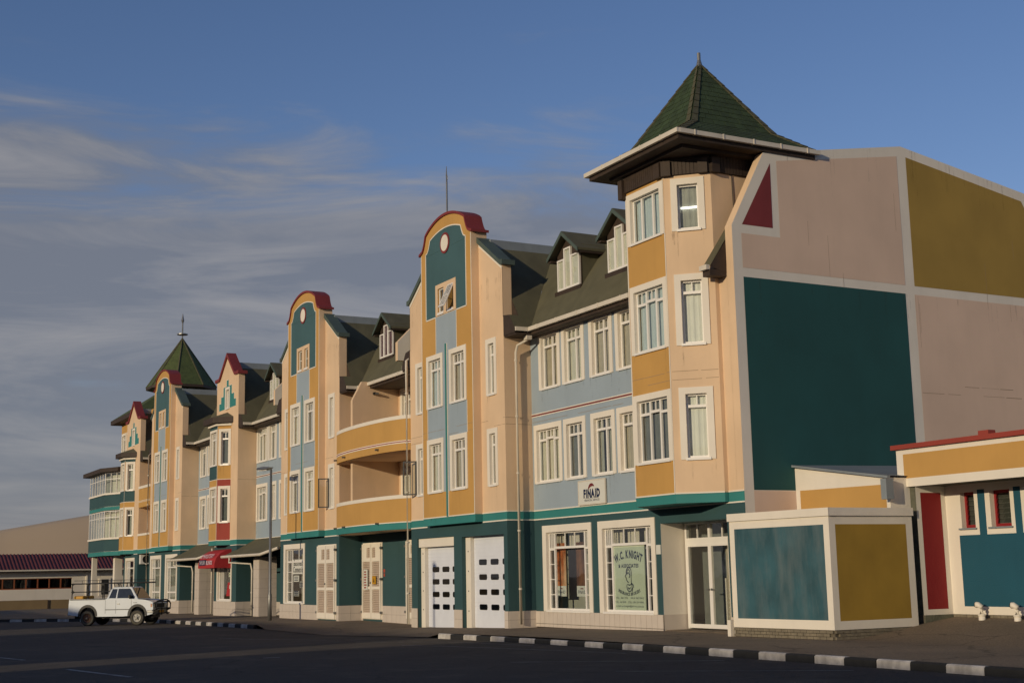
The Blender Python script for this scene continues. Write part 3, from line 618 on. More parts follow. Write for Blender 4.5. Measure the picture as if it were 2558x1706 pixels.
# ---- garage doors under the first gable
def garage(u0, u1, post, z1, door_z, rows, box_top):
    fr = front(0)
    g = MB(); g.obox(fr, u0, u0+post, -.16, -.39, Z0_, z1, WHITE); g.obox(fr, u0, u1, -.385, -.40, Z0_, z1+.01, DARK)
    if box_top: g.obox(fr, u0+.01, u1-.01, -.06, -.36, 2.93, z1-.01, WHITE)
    fm = g.build('garage_frame', BLD)
    for k in range(4): 
        b = MB(); b.obox(fr, u0+post*.45, u0+post*.45+.05, -.15, -.16, .5+k*.72, .55+k*.72, METAL); b.build('bolt', fm)
    d = MB(); zt = 2.93 if box_top else z1
    a, b = u0+post+.01, u1-.005
    zb = gz((u0+u1)/2)-.02; n = 22; hh = (zt-zb)/n
    for i in range(n):
        d.obox(fr, a, b, -.30, -.36, zb+i*hh+.006, zb+(i+1)*hh-.006, GARW)
    d.obox(fr, a, b, -.315, -.37, zb, zt, GARW)
    do = d.build('garage_door', BLD)
    wd = b-a-.12; cols_ = [a+.42+i*(.92 if not box_top else .90) for i in range(3)]
    for zc in rows:
        for c in cols_:
            p = MB(); w_, h_ = .58, .17
            pts = []
            for (cx_, cz_, a0) in ((w_/2-.07, -h_/2+.05, -90), (w_/2-.07, h_/2-.05, 0), (-w_/2+.07, h_/2-.05, 90), (-w_/2+.07, -h_/2+.05, 180)):
                for t in range(4): th_ = math.radians(a0+t*30); pts.append((c+.29+cx_+.06*math.cos(th_), zc+cz_+.05*math.sin(th_)))
            big = [(c+.29+(x-c-.29)*1.07, zc+(z-zc)*1.2) for x, z in pts]
            p.prism(big, fr, -.285, -.31, BLACK); p.prism(pts, fr, -.283, -.29, GLASSD); p.build('door_window', do)
garage(-23.83, -20.52, .36, 3.27, 0, [2.06, 1.59, 1.11, .64], True)
garage(-19.84, -16.52, .40, 3.22, 0, [2.28, 1.745, 1.21, .675], False)

# ---- blue wall between first gable and the tower
fb = front(YB); XC = -4.31
up_w = [(-15.64, -14.15, W2, 0), (-14.02, -12.54, W2, 0), (-12.22, -10.78, W2, 0), (-10.6, -9.15, W2, 0)]
lo_w = [(-16.10, -14.16, W3, 1), (-14.03, -12.59, W2, 1), (-12.25, -10.78, W2, 1), (-10.66, -9.2, W2, 1)]
shops = [(-15.66, -12.42), (-12.01, -8.74)]
m = MB()
XQ = XC-.325
holes = [hole(a, b, *R2) for a, b, _, _ in up_w]+[hole(a, b, *R1) for a, b, _, _ in lo_w]+[hole(a, b, .55, 3.46, .22, .26, .24) for a, b in shops]+[(-8.46, -5.16, Z0_, 3.27)]
regs = [(-16.24, XC, ZB0, ZB1, BAND), (-16.24, XC, Z0_, ZB0, TEAL), (-8.1, XC, ZB1, 14, CREAM)]
wall(m, fb, -16.24, XQ, Z0_, 10.4, BLUE, regs, holes); m.build('wall', BLD)
for k, (a, b, c, q) in enumerate(up_w): window(BLD, fb, a, b, *R2, cols=c, transom=.20, curt=q)
for k, (a, b, c, q) in enumerate(lo_w): window(BLD, fb, a, b, *R1, cols=c, transom=.20, curt=q if k != 1 else 1)
hline(fb, -16.24, -9.2, 7.40, .03); hline(fb, -16.24, -9.2, 7.355, .045, RED); hline(fb, -16.24, -9.2, 7.31, .03)
hline(fb, -16.24, XC, ZB1+.015, .04); hline(fb, -16.24, XC, ZB0-.015, .04)
shop_cols = (.16, .68, .16)
for i, (a, b) in enumerate(shops):
    w = shop_window(BLD, fb, a, b, .55, 3.46, cols=(.14, .72, .14), nocurt=True)
    bk = MB(); 
    for q in range(3): bk.obox(fb, a+.1+q*.95, a+.75+q*.95, -.45, -.47, 2.7, 3.4, GUTT)
    bk.obox(fb, a-1.2, b+.2, -.95, -1.0, 0.3, 3.5, CURT[1]); bk.obox(fb, a-1.2, b+.2, -.3, -.95, .35, .45, CURT[1])
    bk.build('shop_interior', BLD)
tiles(fb, -16.22, -8.46, .14, .55, .30, 1); tiles(fb, -16.22, -8.46, .02, .13, .30, 1)
tiles(fb, -5.16, XC, .14, .55, .30, 1)
# entrance recess with a splayed double glazed door
A_ = Vector((-8.46, YB, 0)); D0 = Vector((-8.05, 1.95, 0)); D1 = Vector((-5.50, 1.95+.62, 0)); B_ = Vector((-5.16, YB, 0))
m = MB(); zt = 3.27
def wq(a, b, z0, z1, mm): m.poly([(a.x, a.y, z0), (b.x, b.y, z0), (b.x, b.y, z1), (a.x, a.y, z1)], mm)
E0 = Vector((-8.46, 2.2, 0)); E1 = Vector((-5.16, 2.2, 0))
A2 = Vector((-8.455, YB+.01, 0)); E0.x = -8.455; B2v = Vector((-5.165, YB+.01, 0)); E1.x = -5.165
wq(A2, E0, .55, zt-.02, WHITE); wq(A2, E0, -.3, .55, TILE); wq(E1, B2v, -.3, zt-.02, WHITE)
m.box(-8.46, -5.16, 2.6, 2.62, -.3, zt, CURT[6]); m.box(-8.45, -5.17, YB+.01, 2.6, zt-.02, zt+.05, TEAL); m.box(-8.44, -5.18, YB+.06, 2.6, -.05, .105, PAVE)
m.build('entrance', BLD)
fd = front(1.95)
dr = MB(); t = .075
dx0, dx1 = -8.40, -5.95
dr.obox(fd, dx0, dx0+.07, .02, -.08, .13, zt, WHITEG); dr.obox(fd, dx1-.07, dx1, .02, -.08, .13, zt, WHITEG); dr.obox(fd, dx0+.07, dx1-.07, .019, -.079, 2.62, 2.80, WHITEG); dr.obox(fd, dx0+.07, dx1-.07, .019, -.079, 3.2, zt, WHITEG)
dr.obox(fd, (dx0+dx1)/2-.05, (dx0+dx1)/2+.05, .03, -.07, 2.80, 3.2, WHITEG)
for q in (.25, .75): dr.obox(fd, dx0+(dx1-dx0)*q-.015, dx0+(dx1-dx0)*q+.015, .01, -.03, 2.80, 3.2, WHITEG)
door_f = dr.build('door_frame', BLD)
gp = MB(); gp.obox(fd, dx0+.07, dx1-.07, -.02, -.03, 2.8, 3.2, GLASS); gp.build('pane', door_f)
mid = (dx0+dx1)/2
for (a, b) in ((dx0+.07, mid), (mid, dx1-.07)):
    lf = MB(); lf.obox(fd, a, a+t, .03, -.05, .15, 2.62, WHITEG); lf.obox(fd, b-t, b, .03, -.05, .15, 2.62, WHITEG); lf.obox(fd, a+t, b-t, .029, -.049, 2.54, 2.62, WHITEG); lf.obox(fd, a+t, b-t, .029, -.049, .15, .27, WHITEG)
    lo_ = lf.build('door', BLD); pn = MB(); pn.obox(fd, a+t, b-t, 0, -.01, .27, 2.54, GLASS); pn.build('pane', lo_)
    hx = mid-.06 if b == mid else mid+.06
    hd = MB(); hd.obox(fd, hx-.02, hx+.02, .07, .03, 1.25, 1.31, METAL); hd.obox(fd, min(hx, hx+(-.16 if b == mid else .16)), max(hx, hx+(-.16 if b == mid else .16)), .09, .07, 1.26, 1.29, METAL); hd.build('door_handle', lo_)
jm = MB(); jm.box(-5.95, -5.16, 1.90, 2.0, .0, zt, WHITE); jm.box(-5.22, -5.17, YB+.02, 1.9, .13, 2.75, GUTT); jm.box(-6.95, -6.0, 2.35, 2.37, .13, 2.7, CURT[5]); jm.build('door_jamb', BLD)
sb = MB()
for q in range(9): sb.box(-6.62+q*.012, -6.60+q*.012, 2.1, 2.16, .35+q*.13, .40+q*.13, GUTT)
sb.box(-6.72, -6.66, 2.1, 2.16, .25, 1.6, GUTT); sb.box(-6.5, -6.45, 2.1, 2.16, .25, 1.6, GUTT); tag(sb.build('stair_rail'), 'pale slatted stair rail seen through the right glass door leaf', 'rail')

q = MB(); q.obox(fb, -8.70, -8.47, .025, .0, 2.34, 2.62, SIGNW); tag(q.build('door_plate'), 'small blank cream plate on the teal pier left of the glass doors', 'sign')
# ---- corner tower bay
T0, T1 = (-8.04, -.03), (-6.0, -.03); CH = 1.39
ft = front(-.03); fch = Frame(-6.0, -.03, 45); TOPZ = 13.28
m = MB()
hb = [hole(-7.98, -6.02, *R1), hole(-7.95, -6.03, 8.22, 10.3), hole(-7.97, -6.03, 11.58, 13.19)]
regs = [(-8.1, -6, 10.3, 11.58, YEL), (-8.1, -6, 7.0, 8.22, YEL), (-8.1, -6, ZB1, 4.94, YEL), (-8.1, -6, ZB0+.01, ZB1, BAND)]
wall(m, ft, -8.04, -6.0, ZB0+.01, TOPZ, YEL, regs, hb)
hcf = [(.378, 1.012, z0+.04, z1-.178) for z0, z1 in (R1, (8.22, 10.31), (11.6, 13.18))]
wall(m, fch, 0, CH, ZB0+.01, TOPZ, CREAM, [(0, CH, ZB0, ZB1, BAND)], hcf)
xe, ye = fch(CH, 0, 0)[:2]
fse = side(xe); wall(m, fse, ye, 3.9, 10.2, TOPZ, CREAM); wall(m, fse, ye, YB, ZB0+.01, 10.2, CREAM, [(0, YB, ZB0, ZB1, BAND)])
fcl = Frame(-9.02, .95, -45); wall(m, fcl, 0, CH, ZB0+.01, TOPZ, CREAM, [(0, CH, ZB0, ZB1, BAND)]); fsl = Frame(-9.02, 3.9, -90); wall(m, fsl, 0, 2.95, ZB0+.01, TOPZ, CREAM)
m.poly([(-8.04, -.03, ZB0+.01), (-9.02, .95, ZB0+.01), (-9.02, YB, ZB0+.01), (xe, YB, ZB0+.01), (xe, ye, ZB0+.01), (-6, -.03, ZB0+.01)], BAND)
m.build('tower_wall', BLD)
for a, b, z0, z1, c in ((-7.98, -6.02, *R1, 1), (-7.95, -6.03, 8.22, 10.3, 3)): window(BLD, ft, a, b, z0, z1, cols=W3, transom=.22, curt=c)
window(BLD, ft, -7.97, -6.03, 11.58, 13.19, cols=(.30, .38, .32), transom=0, curt=3)
for k, (z0, z1) in enumerate((R1, (8.22, 10.31), (11.6, 13.18))):
    window(BLD, fch, .20, 1.19, z0, z1, cols=(1.,), transom=.19 if k < 2 else 0, bars=1 if k < 2 else 0, curt=CURT[4] if k < 2 else CURT[1], b=.19)
EM = bpy.data.materials.new('lit_tube'); EM.use_nodes = True; EM.node_tree.nodes['Principled BSDF'].inputs['Emission Color'].default_value = (1, .97, .88, 1); EM.node_tree.nodes['Principled BSDF'].inputs['Emission Strength'].default_value = 3.0
tl = MB(); tl.obox(fch, .46, .93, -.16, -.19, 12.30, 12.35, EM); tl.build('tube_light', BLD)
hline(ft, -8.04, -6.0, ZB1+.01, .04); hline(fch, 0, CH, ZB1+.01, .04); vline(ft, -6.02, ZB1, 11.58); vline(ft, -8.02, ZB1, TOPZ, .04); vline(ft, -6.03, 11.58, TOPZ, .03)
for z in (7.26, 7.0-.0): pass
# timber belt, brackets, soffit
bl = MB()
def belt(fr, u0, u1):
    n = max(1, int((u1-u0)/.11))
    for i in range(n): a = u0+(u1-u0)*i/n; bl.obox(fr, a+.006, u0+(u1-u0)*(i+1)/n-.006, .07, .03, 13.29, 14.02, BROWN)
    bl.obox(fr, u0, u1, .05, -.2, 13.28, 14.05, BROWN)
belt(ft, -8.04, -6.0); belt(fch, 0, CH); belt(fse, ye, 3.9)
tb = bl.build('timber_belt', BLD); tb['kind'] = 'stuff'
br = MB()
br.box(-8.2, -7.98, -.2, .1, 13.1, 13.7, BROWN)
for fr_, u in ((ft, -6.12), (fch, .1), (fch, CH-.2), (fse, ye+.1)): 
    b_ = MB(); b_.obox(fr_, u-.14, u+.14, .16, 0, 13.26, 13.70, BROWN); b_.build('bracket', BLD)
br.build('bracket', BLD)
RX0, RX1, RY0, RY1, EZ = -9.08, -4.24, -.70, 4.32, 14.14
rf = MB(); cx_, cy_ = -6.70, 2.0; kh = 1.58; KZ = 14.80; AZ = 17.38
rf.poly([(RX0, RY0, EZ-.08), (RX1, RY0, EZ-.08), (RX1, RY1, EZ-.08), (RX0, RY1, EZ-.08)][::-1], BROWN)
rf.box(RX0+.02, RX1-.02, RY0+.02, RY1-.02, EZ-.26, EZ-.085, BROWN)
rf.box(RX0+.5, RX1-.45, RY0+.45, RY1, EZ-.36, EZ-.26, BROWN)
E4 = [(RX0, RY0, EZ), (RX1, RY0, EZ), (RX1, RY1, EZ), (RX0, RY1, EZ)]
K4 = [(cx_-kh, cy_-kh, KZ), (cx_+kh, cy_-kh, KZ), (cx_+kh, cy_+kh, KZ), (cx_-kh, cy_+kh, KZ)]
AP = (cx_, cy_, AZ)
for i in range(4):
    j = (i+1) % 4; rf.poly([E4[i], E4[j], K4[j], K4[i]], ROOFG); rf.poly([K4[i], K4[j], AP], ROOFG)
tr_ = rf.build('tower_roof', BLD)
def shingles(P, Q, R_, S_, rows, step, parent, stuff):
    """cover the quad P(bottom left) Q(bottom right) R(top right) S(top left)"""
    P, Q, R_, S_ = map(Vector, (P, Q, R_, S_)); nrm = (Q-P).cross(S_-P).normalized(); big = MB()
    for i in range(rows):
        t0, t1 = i/rows, min(1, (i+1.12)/rows)
        a0, b0 = P.lerp(S_, t0), Q.lerp(R_, t0); a1, b1 = P.lerp(S_, t1), Q.lerp(R_, t1)
        d = (Q-P).normalized(); w0 = (b0-a0).length; off = (i % 2)*step/2; org = P+(S_-P)*t0
        l0 = 0; edges = []; base = (a0-P).dot(d); k0 = math.floor(base/step)*step+off-step
        u = k0
        while u < base+w0:
            s0, s1 = max(u, base), min(u+step, base+w0); u += step
            if s1-s0 < .04: continue
            f0, f1 = (s0-base)/w0, (s1-base)/w0
            lift0, lift1 = nrm*(.014+random.uniform(0, .006)), nrm*.004; g = (f1-f0)*.03
            q = [a0.lerp(b0, f0+g), a0.lerp(b0, f1-g), a1.lerp(b1, f1-g), a1.lerp(b1, f0+g)]
            m_ = big if stuff else MB(); n0 = len(m_.v); k = m_.mi(ROOFG)
            m_.v += [tuple(q[0]), tuple(q[1]), tuple(q[2]), tuple(q[3]), tuple(q[0]+lift0), tuple(q[1]+lift0), tuple(q[2]+lift1), tuple(q[3]+lift1)]
            for f in ((4,5,6,7),(0,1,5,4),(1,2,6,5),(3,0,4,7)): m_.f.append(tuple(n0+x for x in f)); m_.m.append(k)
            if not stuff: m_.build('shingle', parent)
    if stuff: o = big.build('shingle', parent); o['kind'] = 'stuff'
for i in range(4):
    j = (i+1) % 4; st = i not in (0, 1)
    shingles(E4[i], E4[j], K4[j], K4[i], 6, .46, tr_, st); shingles(K4[i], K4[j], AP, AP, 13, .42, tr_, st)
hc_ = MB()
for i in range(4):
    j = (i+1) % 4; d = (Vector(E4[j])-Vector(E4[i])).normalized(); hc_ = MB()
    for (P, Q, K_, S_) in ((E4[i], K4[i], 1, E4[j]), (K4[i], AP, 1, K4[j]), (E4[j], K4[j], -1, E4[i]), (K4[j], AP, -1, K4[i])):
        P, Q = Vector(P), Vector(Q); w_ = d*K_*.22; top_ = (Q-Vector(AP)).length < .01; wq_ = w_*(.35 if top_ else 1)
        nr = (w_.cross(Q-P)).normalized(); nr = nr if nr.z > 0 else -nr; n_ = 9 if top_ else 5
        for t in range(n_):
            a0, a1 = P.lerp(Q, t/n_), P.lerp(Q, min(1, (t+1.04)/n_)); w0, w1 = w_.lerp(wq_, t/n_), w_.lerp(wq_, (t+1)/n_)
            hc_.poly([tuple(a0+nr*.050), tuple(a0+w0+nr*.050), tuple(a1+w1+nr*.032), tuple(a1+nr*.032)], ROOFO)
            hc_.poly([tuple(a0+nr*.050), tuple(a0+w0+nr*.050), tuple(a0+w0+nr*.01), tuple(a0+nr*.01)], ROOFO)
            hc_.poly([tuple(a0+w0+nr*.050), tuple(a1+w1+nr*.032), tuple(a1+w1), tuple(a0+w0)], ROOFO)
    hc_.build('hip_cap', BLD)
fi = MB(); fi.tube([(cx_, cy_, AZ-.15), (cx_, cy_, AZ+.12)], [.12, .05], METAL); fi.tube([(cx_, cy_, AZ+.05), (cx_, cy_, AZ+.34)], .055, METAL); fi.build('finial', BLD)
gt = MB()
gt.box(RX0-.10, RX1+.10, RY0-.11, RY0+.0, EZ-.13, EZ+.0, GUTT); gt.box(RX1+.001, RX1+.11, RY0+.0, RY1+.1, EZ-.13, EZ-.001, GUTT); gt.box(RX0-.10, RX0-.001, RY0, RY1, EZ-.13, EZ, GUTT)
for q in (.9, 1.9, 2.9, 3.9): gt.box(RX0+q*1.05, RX0+q*1.05+.04, RY0-.125, RY0, EZ-.145, EZ+.012, GUTT)
for q in (.5, 1.5, 2.6, 3.6, 4.6): gt.box(RX1, RX1+.125, RY0+q, RY0+q+.04, EZ-.145, EZ+.012, GUTT)
gt.build('gutter', BLD)
cb = MB(); cb.tube([(xe+.02, 1.7, 14.0), (xe+.03, 1.72, 12.4), (xe+.02, 1.7, 10.6)], .012, BLACK, 5); cb.build('cable', BLD)

# ---- party side wall with painted panels
fs = side(XC); sw = MB()
ol = [(1.09, Z0_), (14.6, Z0_), (14.6, 11.5), (13.30, 13.88), (7.84, 14.78), (2.36, 13.86), (1.09, 11.55)]
holes_ = []
# flat shade of border grey-white as the base, painted panels 4 mm proud
sw.prism(ol, fs, 0, -.32, WHITE, CREAM)
fq = front(1.09); sw.obox(fq, XC-.32, XC-.002, .006, -.02, ZB0, ZB1, BAND); sw.obox(fq, XC-.32, XC-.002, .006, -.02, Z0_, ZB0, TEAL)
sidewall = sw.build('side_wall', BLD)
def panel(pts, mm, d=.005, lab=None):
    p = MB(); p.poly([fs(u, d, z) for u, z in pts], mm); o = p.build('painted_panel', BLD)
    if lab: o['label'] = lab
panel([(1.42, 10.33), (7.65, 10.33), (7.65, 14.43), (2.84, 13.66), (2.84, 11.34), (1.42, 11.34)], SIDEP, lab='pinkish upper panel')
panel([(8.03, 10.33), (14.27, 10.33), (14.27, 11.5), (13.08, 13.60), (8.03, 14.45)], SIDEY, lab='mustard upper panel')
panel([(1.46, 11.60), (2.58, 11.60), (2.60, 13.56)], MATS['annex_red'] if False else RED, lab='dark red triangle')
panel([(1.42, 4.01), (7.63, 4.01), (7.63, 10.06), (1.42, 10.06)], SIDET, lab='dark teal square')
panel([(8.01, Z0_), (14.27, Z0_), (14.27, 10.06), (8.01, 10.06)], SIDEP, lab='pinkish lower panel')
panel([(1.42, Z0_), (8.0, Z0_), (8.0, 3.99), (1.42, 3.99)], SIDEP, lab='pinkish strip under the teal square')
ck = MB()
for z in (7.28, 7.02):
    u = 8.05
    while u < 14: 
        l_ = random.uniform(.4, 1.0)
        if random.random() < .8: ck.obox(fs, u, u+l_, .007, .005, z-.006+random.uniform(-.008, .008), z+.006, JOINT)
        u += l_+random.uniform(.02, .2)
for k in range(16):
    u = random.uniform(2.9, 13.5); zt_ = random.uniform(8, 14); zt_ = min(zt_, 13.2); h_ = random.uniform(.3, 1.6)
    if 7.6 < u < 8.05: continue
    if u < 8 and zt_ < 10.4: continue
    ck.obox(fs, u, u+.006, .007, .005, zt_-h_, zt_, JOINT)
ck.build('hairline_cracks', BLD)
# small roof end between tower and side wall
re_ = MB(); re_.poly([(xe, .5, 10.36), (XC-.33, .5, 10.36), (XC-.33, 3.0, 13.9), (xe, 3.0, 13.9)], ROOF); re_.poly([(XC-.33, .5, 10.36), (XC-.33, 1.08, 10.2), (XC-.33, 1.2, 11.3)], BROWN)
re_.box(xe+.03, XC-.335, .5, 1.08, 10.1, 10.28, BROWN); re_.build('roof', BLD)
g_ = MB(); g_.box(xe+.02, XC-.34, .38, .5, 10.26, 10.4, GUTT); g_.build('gutter', BLD)

# ---- main mansard with eaves, dormers
def mansard(x0, x1, l_valley=True, r_valley=True, fb_=YB):
    m = MB(); a = 2.39
    q = [(x0+(.84 if l_valley else 0), .64, 10.36), (x1-(.84 if r_valley else 0), .64, 10.36), (x1+(1.55 if r_valley else 0), 3.03, 13.8), (x0-(1.55 if l_valley else 0), 3.03, 13.8)]
    m.poly(q, ROOF)
    xa, xb = q[0][0], q[1][0]
    m.box(xa, xb, .70, fb_-.005, 10.14, 10.21, BROWN); m.box(xa, xb, .66, .70, 10.15, 10.34, BROWN)
    m.box(x0, x1, 3.03, 13, 13.4, 13.79, ROOF)
    m.build('roof', BLD)
    g = MB(); g.box(xa-.06, xb+.06, .52, .64, 10.27, 10.41, GUTT)
    x = xa+.6
    while x < xb: g.box(x, x+.05, .505, .64, 10.255, 10.42, GUTT); x += 1.35
    g.build('gutter', BLD)
def dormer(cx, w=1.0, dark=0, curt=0):
    Yf = 1.5; fr = front(Yf); m = MB()
    zr = lambda y: 10.36+1.44*(y-.64)
    m.prism([(cx-.80, 11.3), (cx+.82, 11.3), (cx+.82, 12.95), (cx, 13.50), (cx-.80, 12.95)], fr, 0, -.03, BROWN)
    for sx in (-.80, .82):
        q = [(cx+sx, Yf, 11.3), (cx+sx, 2.75, 13.0), (cx+sx, 2.75, 13.05), (cx+sx, Yf, 13.05)]; m.poly(q if sx > 0 else q[::-1], ROOF)
    m.obox(fr, cx-.90, cx+.86, .09, 0, 11.42, 11.62, BROWN)
    d = m.build('dormer', BLD)
    r = MB(); t = .09; ap = 13.66; ez = 12.86; hw = 1.05
    for sg in (-1, 1):
        a = [(cx, ap), (cx+sg*hw, ez), (cx+sg*hw, ez-t), (cx, ap-t)]
        if sg > 0: a = a[::-1]
        r.prism(a, front(Yf), .28, -1.6, ROOF, ROOF)
        b = [(cx, ap-.01), (cx+sg*(hw+.01), ez-.01), (cx+sg*(hw+.01), ez-.15), (cx, ap-.16)]
        if sg > 0: b = b[::-1]
        r.prism(b, front(Yf-.28), .03, 0, COPE)
        r.box(cx+sg*.82, cx+sg*(hw-.02), Yf-.25, 2.7, ez-.16, ez-.10, BROWN)
    r.build('dormer_roof', d)
    fm = MB(); pz = []
    for (a, b, zt) in ((-.73, -.27, 12.74), (-.27, .20, 13.10), (.20, .76, 12.78)):
        t = .055
        fm.obox(fr, cx+a, cx+a+t, .07, 0, 11.62, zt, WHITEG); fm.obox(fr, cx+b-t, cx+b, .07, 0, 11.62, zt, WHITEG); fm.obox(fr, cx+a+t, cx+b-t, .069, 0, zt-t, zt, WHITEG); fm.obox(fr, cx+a+t, cx+b-t, .069, 0, 11.62, 11.70, WHITEG)
        p = MB(); p.obox(fr, cx+a+t, cx+b-t, .03, .024, 11.70, zt-t, GLASS); p.build('pane', d)
        c = MB(); c.obox(fr, cx+a+t, cx+b-t, .012, .004, 11.70, zt-t, CURT[curt]); c.build('blind', d)
    fm.build('window_frame', d)
mansard(-16.24, -9.0, True, False); mansard(G2+4.08, G1-4.08, fb_=2.045); mansard(-48.02, G2-4.08); mansard(G3+4.08, -52.3); mansard(-71.45, G3-4.08, fb_=2.045)
for c, q in ((-14.05, 0), (-10.72, 0), (-30.28, 2), (-46.1, 0), (-54.9, 0)): dormer(c, curt=q)
mb = MB(); mb.box(-9.0, -5.1, 3.9, 13, 10.3, 13.6, CREAM); mb.box(-9.0, XC-.34, 4.0, 13, 13.5, 13.6, GREY); mb.box(-84, XC-.32, 12.9, 13.2, Z0_, 13.5, CREAM); mb.build('back_wall', BLD)
# sloping fire walls beside the gables
for X in (-27.2, -43.6):
    m = MB(); p = [(.62, 10.95), (.95, 10.95), (1.0, 10.85), (3.0, 13.72), (3.0, 14.15), (.62, 11.75)]
    m.prism(p, side(X), .12, -.12, WHITE, CREAM); m.build('parapet', BLD)

# ---- recess with curved balconies between first and second gable
XL, XR = G2+4.08, G1-4.08
m = MB(); fr2 = front(2.05)
recw = [(-30.05, -28.3, 4.10, 6.85), (-30.05, -28.3, 7.2, 10.2)]
wall(m, fr2, XL, XR, 3.7, 10.4, CREAM, [], [hole(*w) for w in recw])
wall(m, front(YB), XL, XR, Z0_, 3.75, TEAL)
m.poly([(XL, YB, 4), (XL, 2.05, 4), (XL, 2.05, 10.3), (XL, YB, 10.3)], CREAM)
m.build('wall', BLD)
for w in recw: window(BLD, fr2, *w, cols=(.34, .33, .33), transom=.17, curt=1)
def arc(B, n=28, e=.62, yo=0):
    xc, h = (XL+XR)/2, (XR-XL)/2+.02
    out = []
    for i in range(n+1):
        a = PI-PI*i/n; x = xc+h*math.cos(a); y = -B*math.sin(a)**1.0; out.append((x, min(.12, y-yo+.03)))
    return out
def arc_band(mb, B, z0, z1, mm, th=.12):
    o = arc(B); i_ = [(x, y+th) for x, y in arc(B)]
    for a, b, c, d in zip(o, o[1:], i_, i_[1:]):
        mb.poly([(a[0],a[1],z0),(b[0],b[1],z0),(b[0],b[1],z1),(a[0],a[1],z1)], mm)
        mb.poly([(c[0],c[1],z1),(d[0],d[1],z1),(d[0],d[1],z0),(c[0],c[1],z0)], mm)
        mb.poly([(a[0],a[1],z1),(b[0],b[1],z1),(d[0],d[1],z1),(c[0],c[1],z1)], mm); mb.poly([(c[0],c[1],z0),(d[0],d[1],z0),(b[0],b[1],z0),(a[0],a[1],z0)], mm)
for (z0, z1, rail) in ((3.69, 3.97, None), (6.86, 8.13, 8.29), ):
    pass
for lev, (zb, zt_, zr_) in enumerate(((3.69, 4.92, 5.07), (6.86, 8.14, 8.29))):
    m = MB(); B = .70
    if lev == 0: arc_band(m, B, 3.69, 3.96, BAND); arc_band(m, B, 3.961, 4.92, YEL)
    else: arc_band(m, B, 6.86, 8.14, YEL)
    o = arc(B); pts = [(x, y+.02) for x, y in o]
    sl = [(x, y, zb+.01) for x, y in pts]+[(XR, 2.05, zb+.01), (XL, 2.05, zb+.01)]
    m.poly(sl[::-1], CREAM); m.poly([(x, y, zb+.2) for x, y, _ in sl], CREAM)
    bal = m.build('balcony', BLD)
    r = MB(); arc_band(r, B+.02, zt_, zr_, WHITE, .20); r.build('railing_cap', bal)
    s_ = MB()
    if lev == 0: arc_band(s_, B+.012, 3.955, 3.995, WHITE, .05)
    else: arc_band(s_, B+.012, 7.23, 7.265, WHITE, .05); arc_band(s_, B+.014, 7.19, 7.23, REDB, .05); arc_band(s_, B+.012, 7.15, 7.19, WHITE, .05)
    s_.build('stripe', bal)
    for x in (-31.8, -30.1, -26.4):
        w_ = MB(); B2_ = B+.06; xc, h = (XL+XR)/2, (XR-XL)/2; y = -B*math.sqrt(1-((x-xc)/h)**2); z = 7.02 if lev else 3.98
        w_.tube([(x, y+.02, z), (x, y-.12, z-.01)], .045, METAL, 6); w_.build('spout', bal)
fn = MB(); fX = side(-30.30)
fn.prism([(-.18, 5.0), (2.05, 5.0), (2.05, 6.87), (-.18, 6.87)], fX, .0, -.22, CREAM); fn.build('dividing_wall', BLD); fn = MB()
fn.prism([(-.18, 8.2), (2.05, 8.2), (2.05, 10.44), (.28, 10.44), (-.18, 9.58)], fX, 0, -.22, CREAM); fn.build('dividing_wall', BLD)
lp = MB(); lp.tube([(-30.29, .85, 9.92), (-30.18, .85, 9.92)], .07, BLACK, 8); lp.tube([(-30.18, .85, 9.92), (-30.12, 1.0, 9.90)], .05, METAL, 8); lp.build('wall_light', BLD)
tile_skirt(front(YB), XL, -32.18, .57); tile_skirt(front(YB), -29.95, XR, .57)

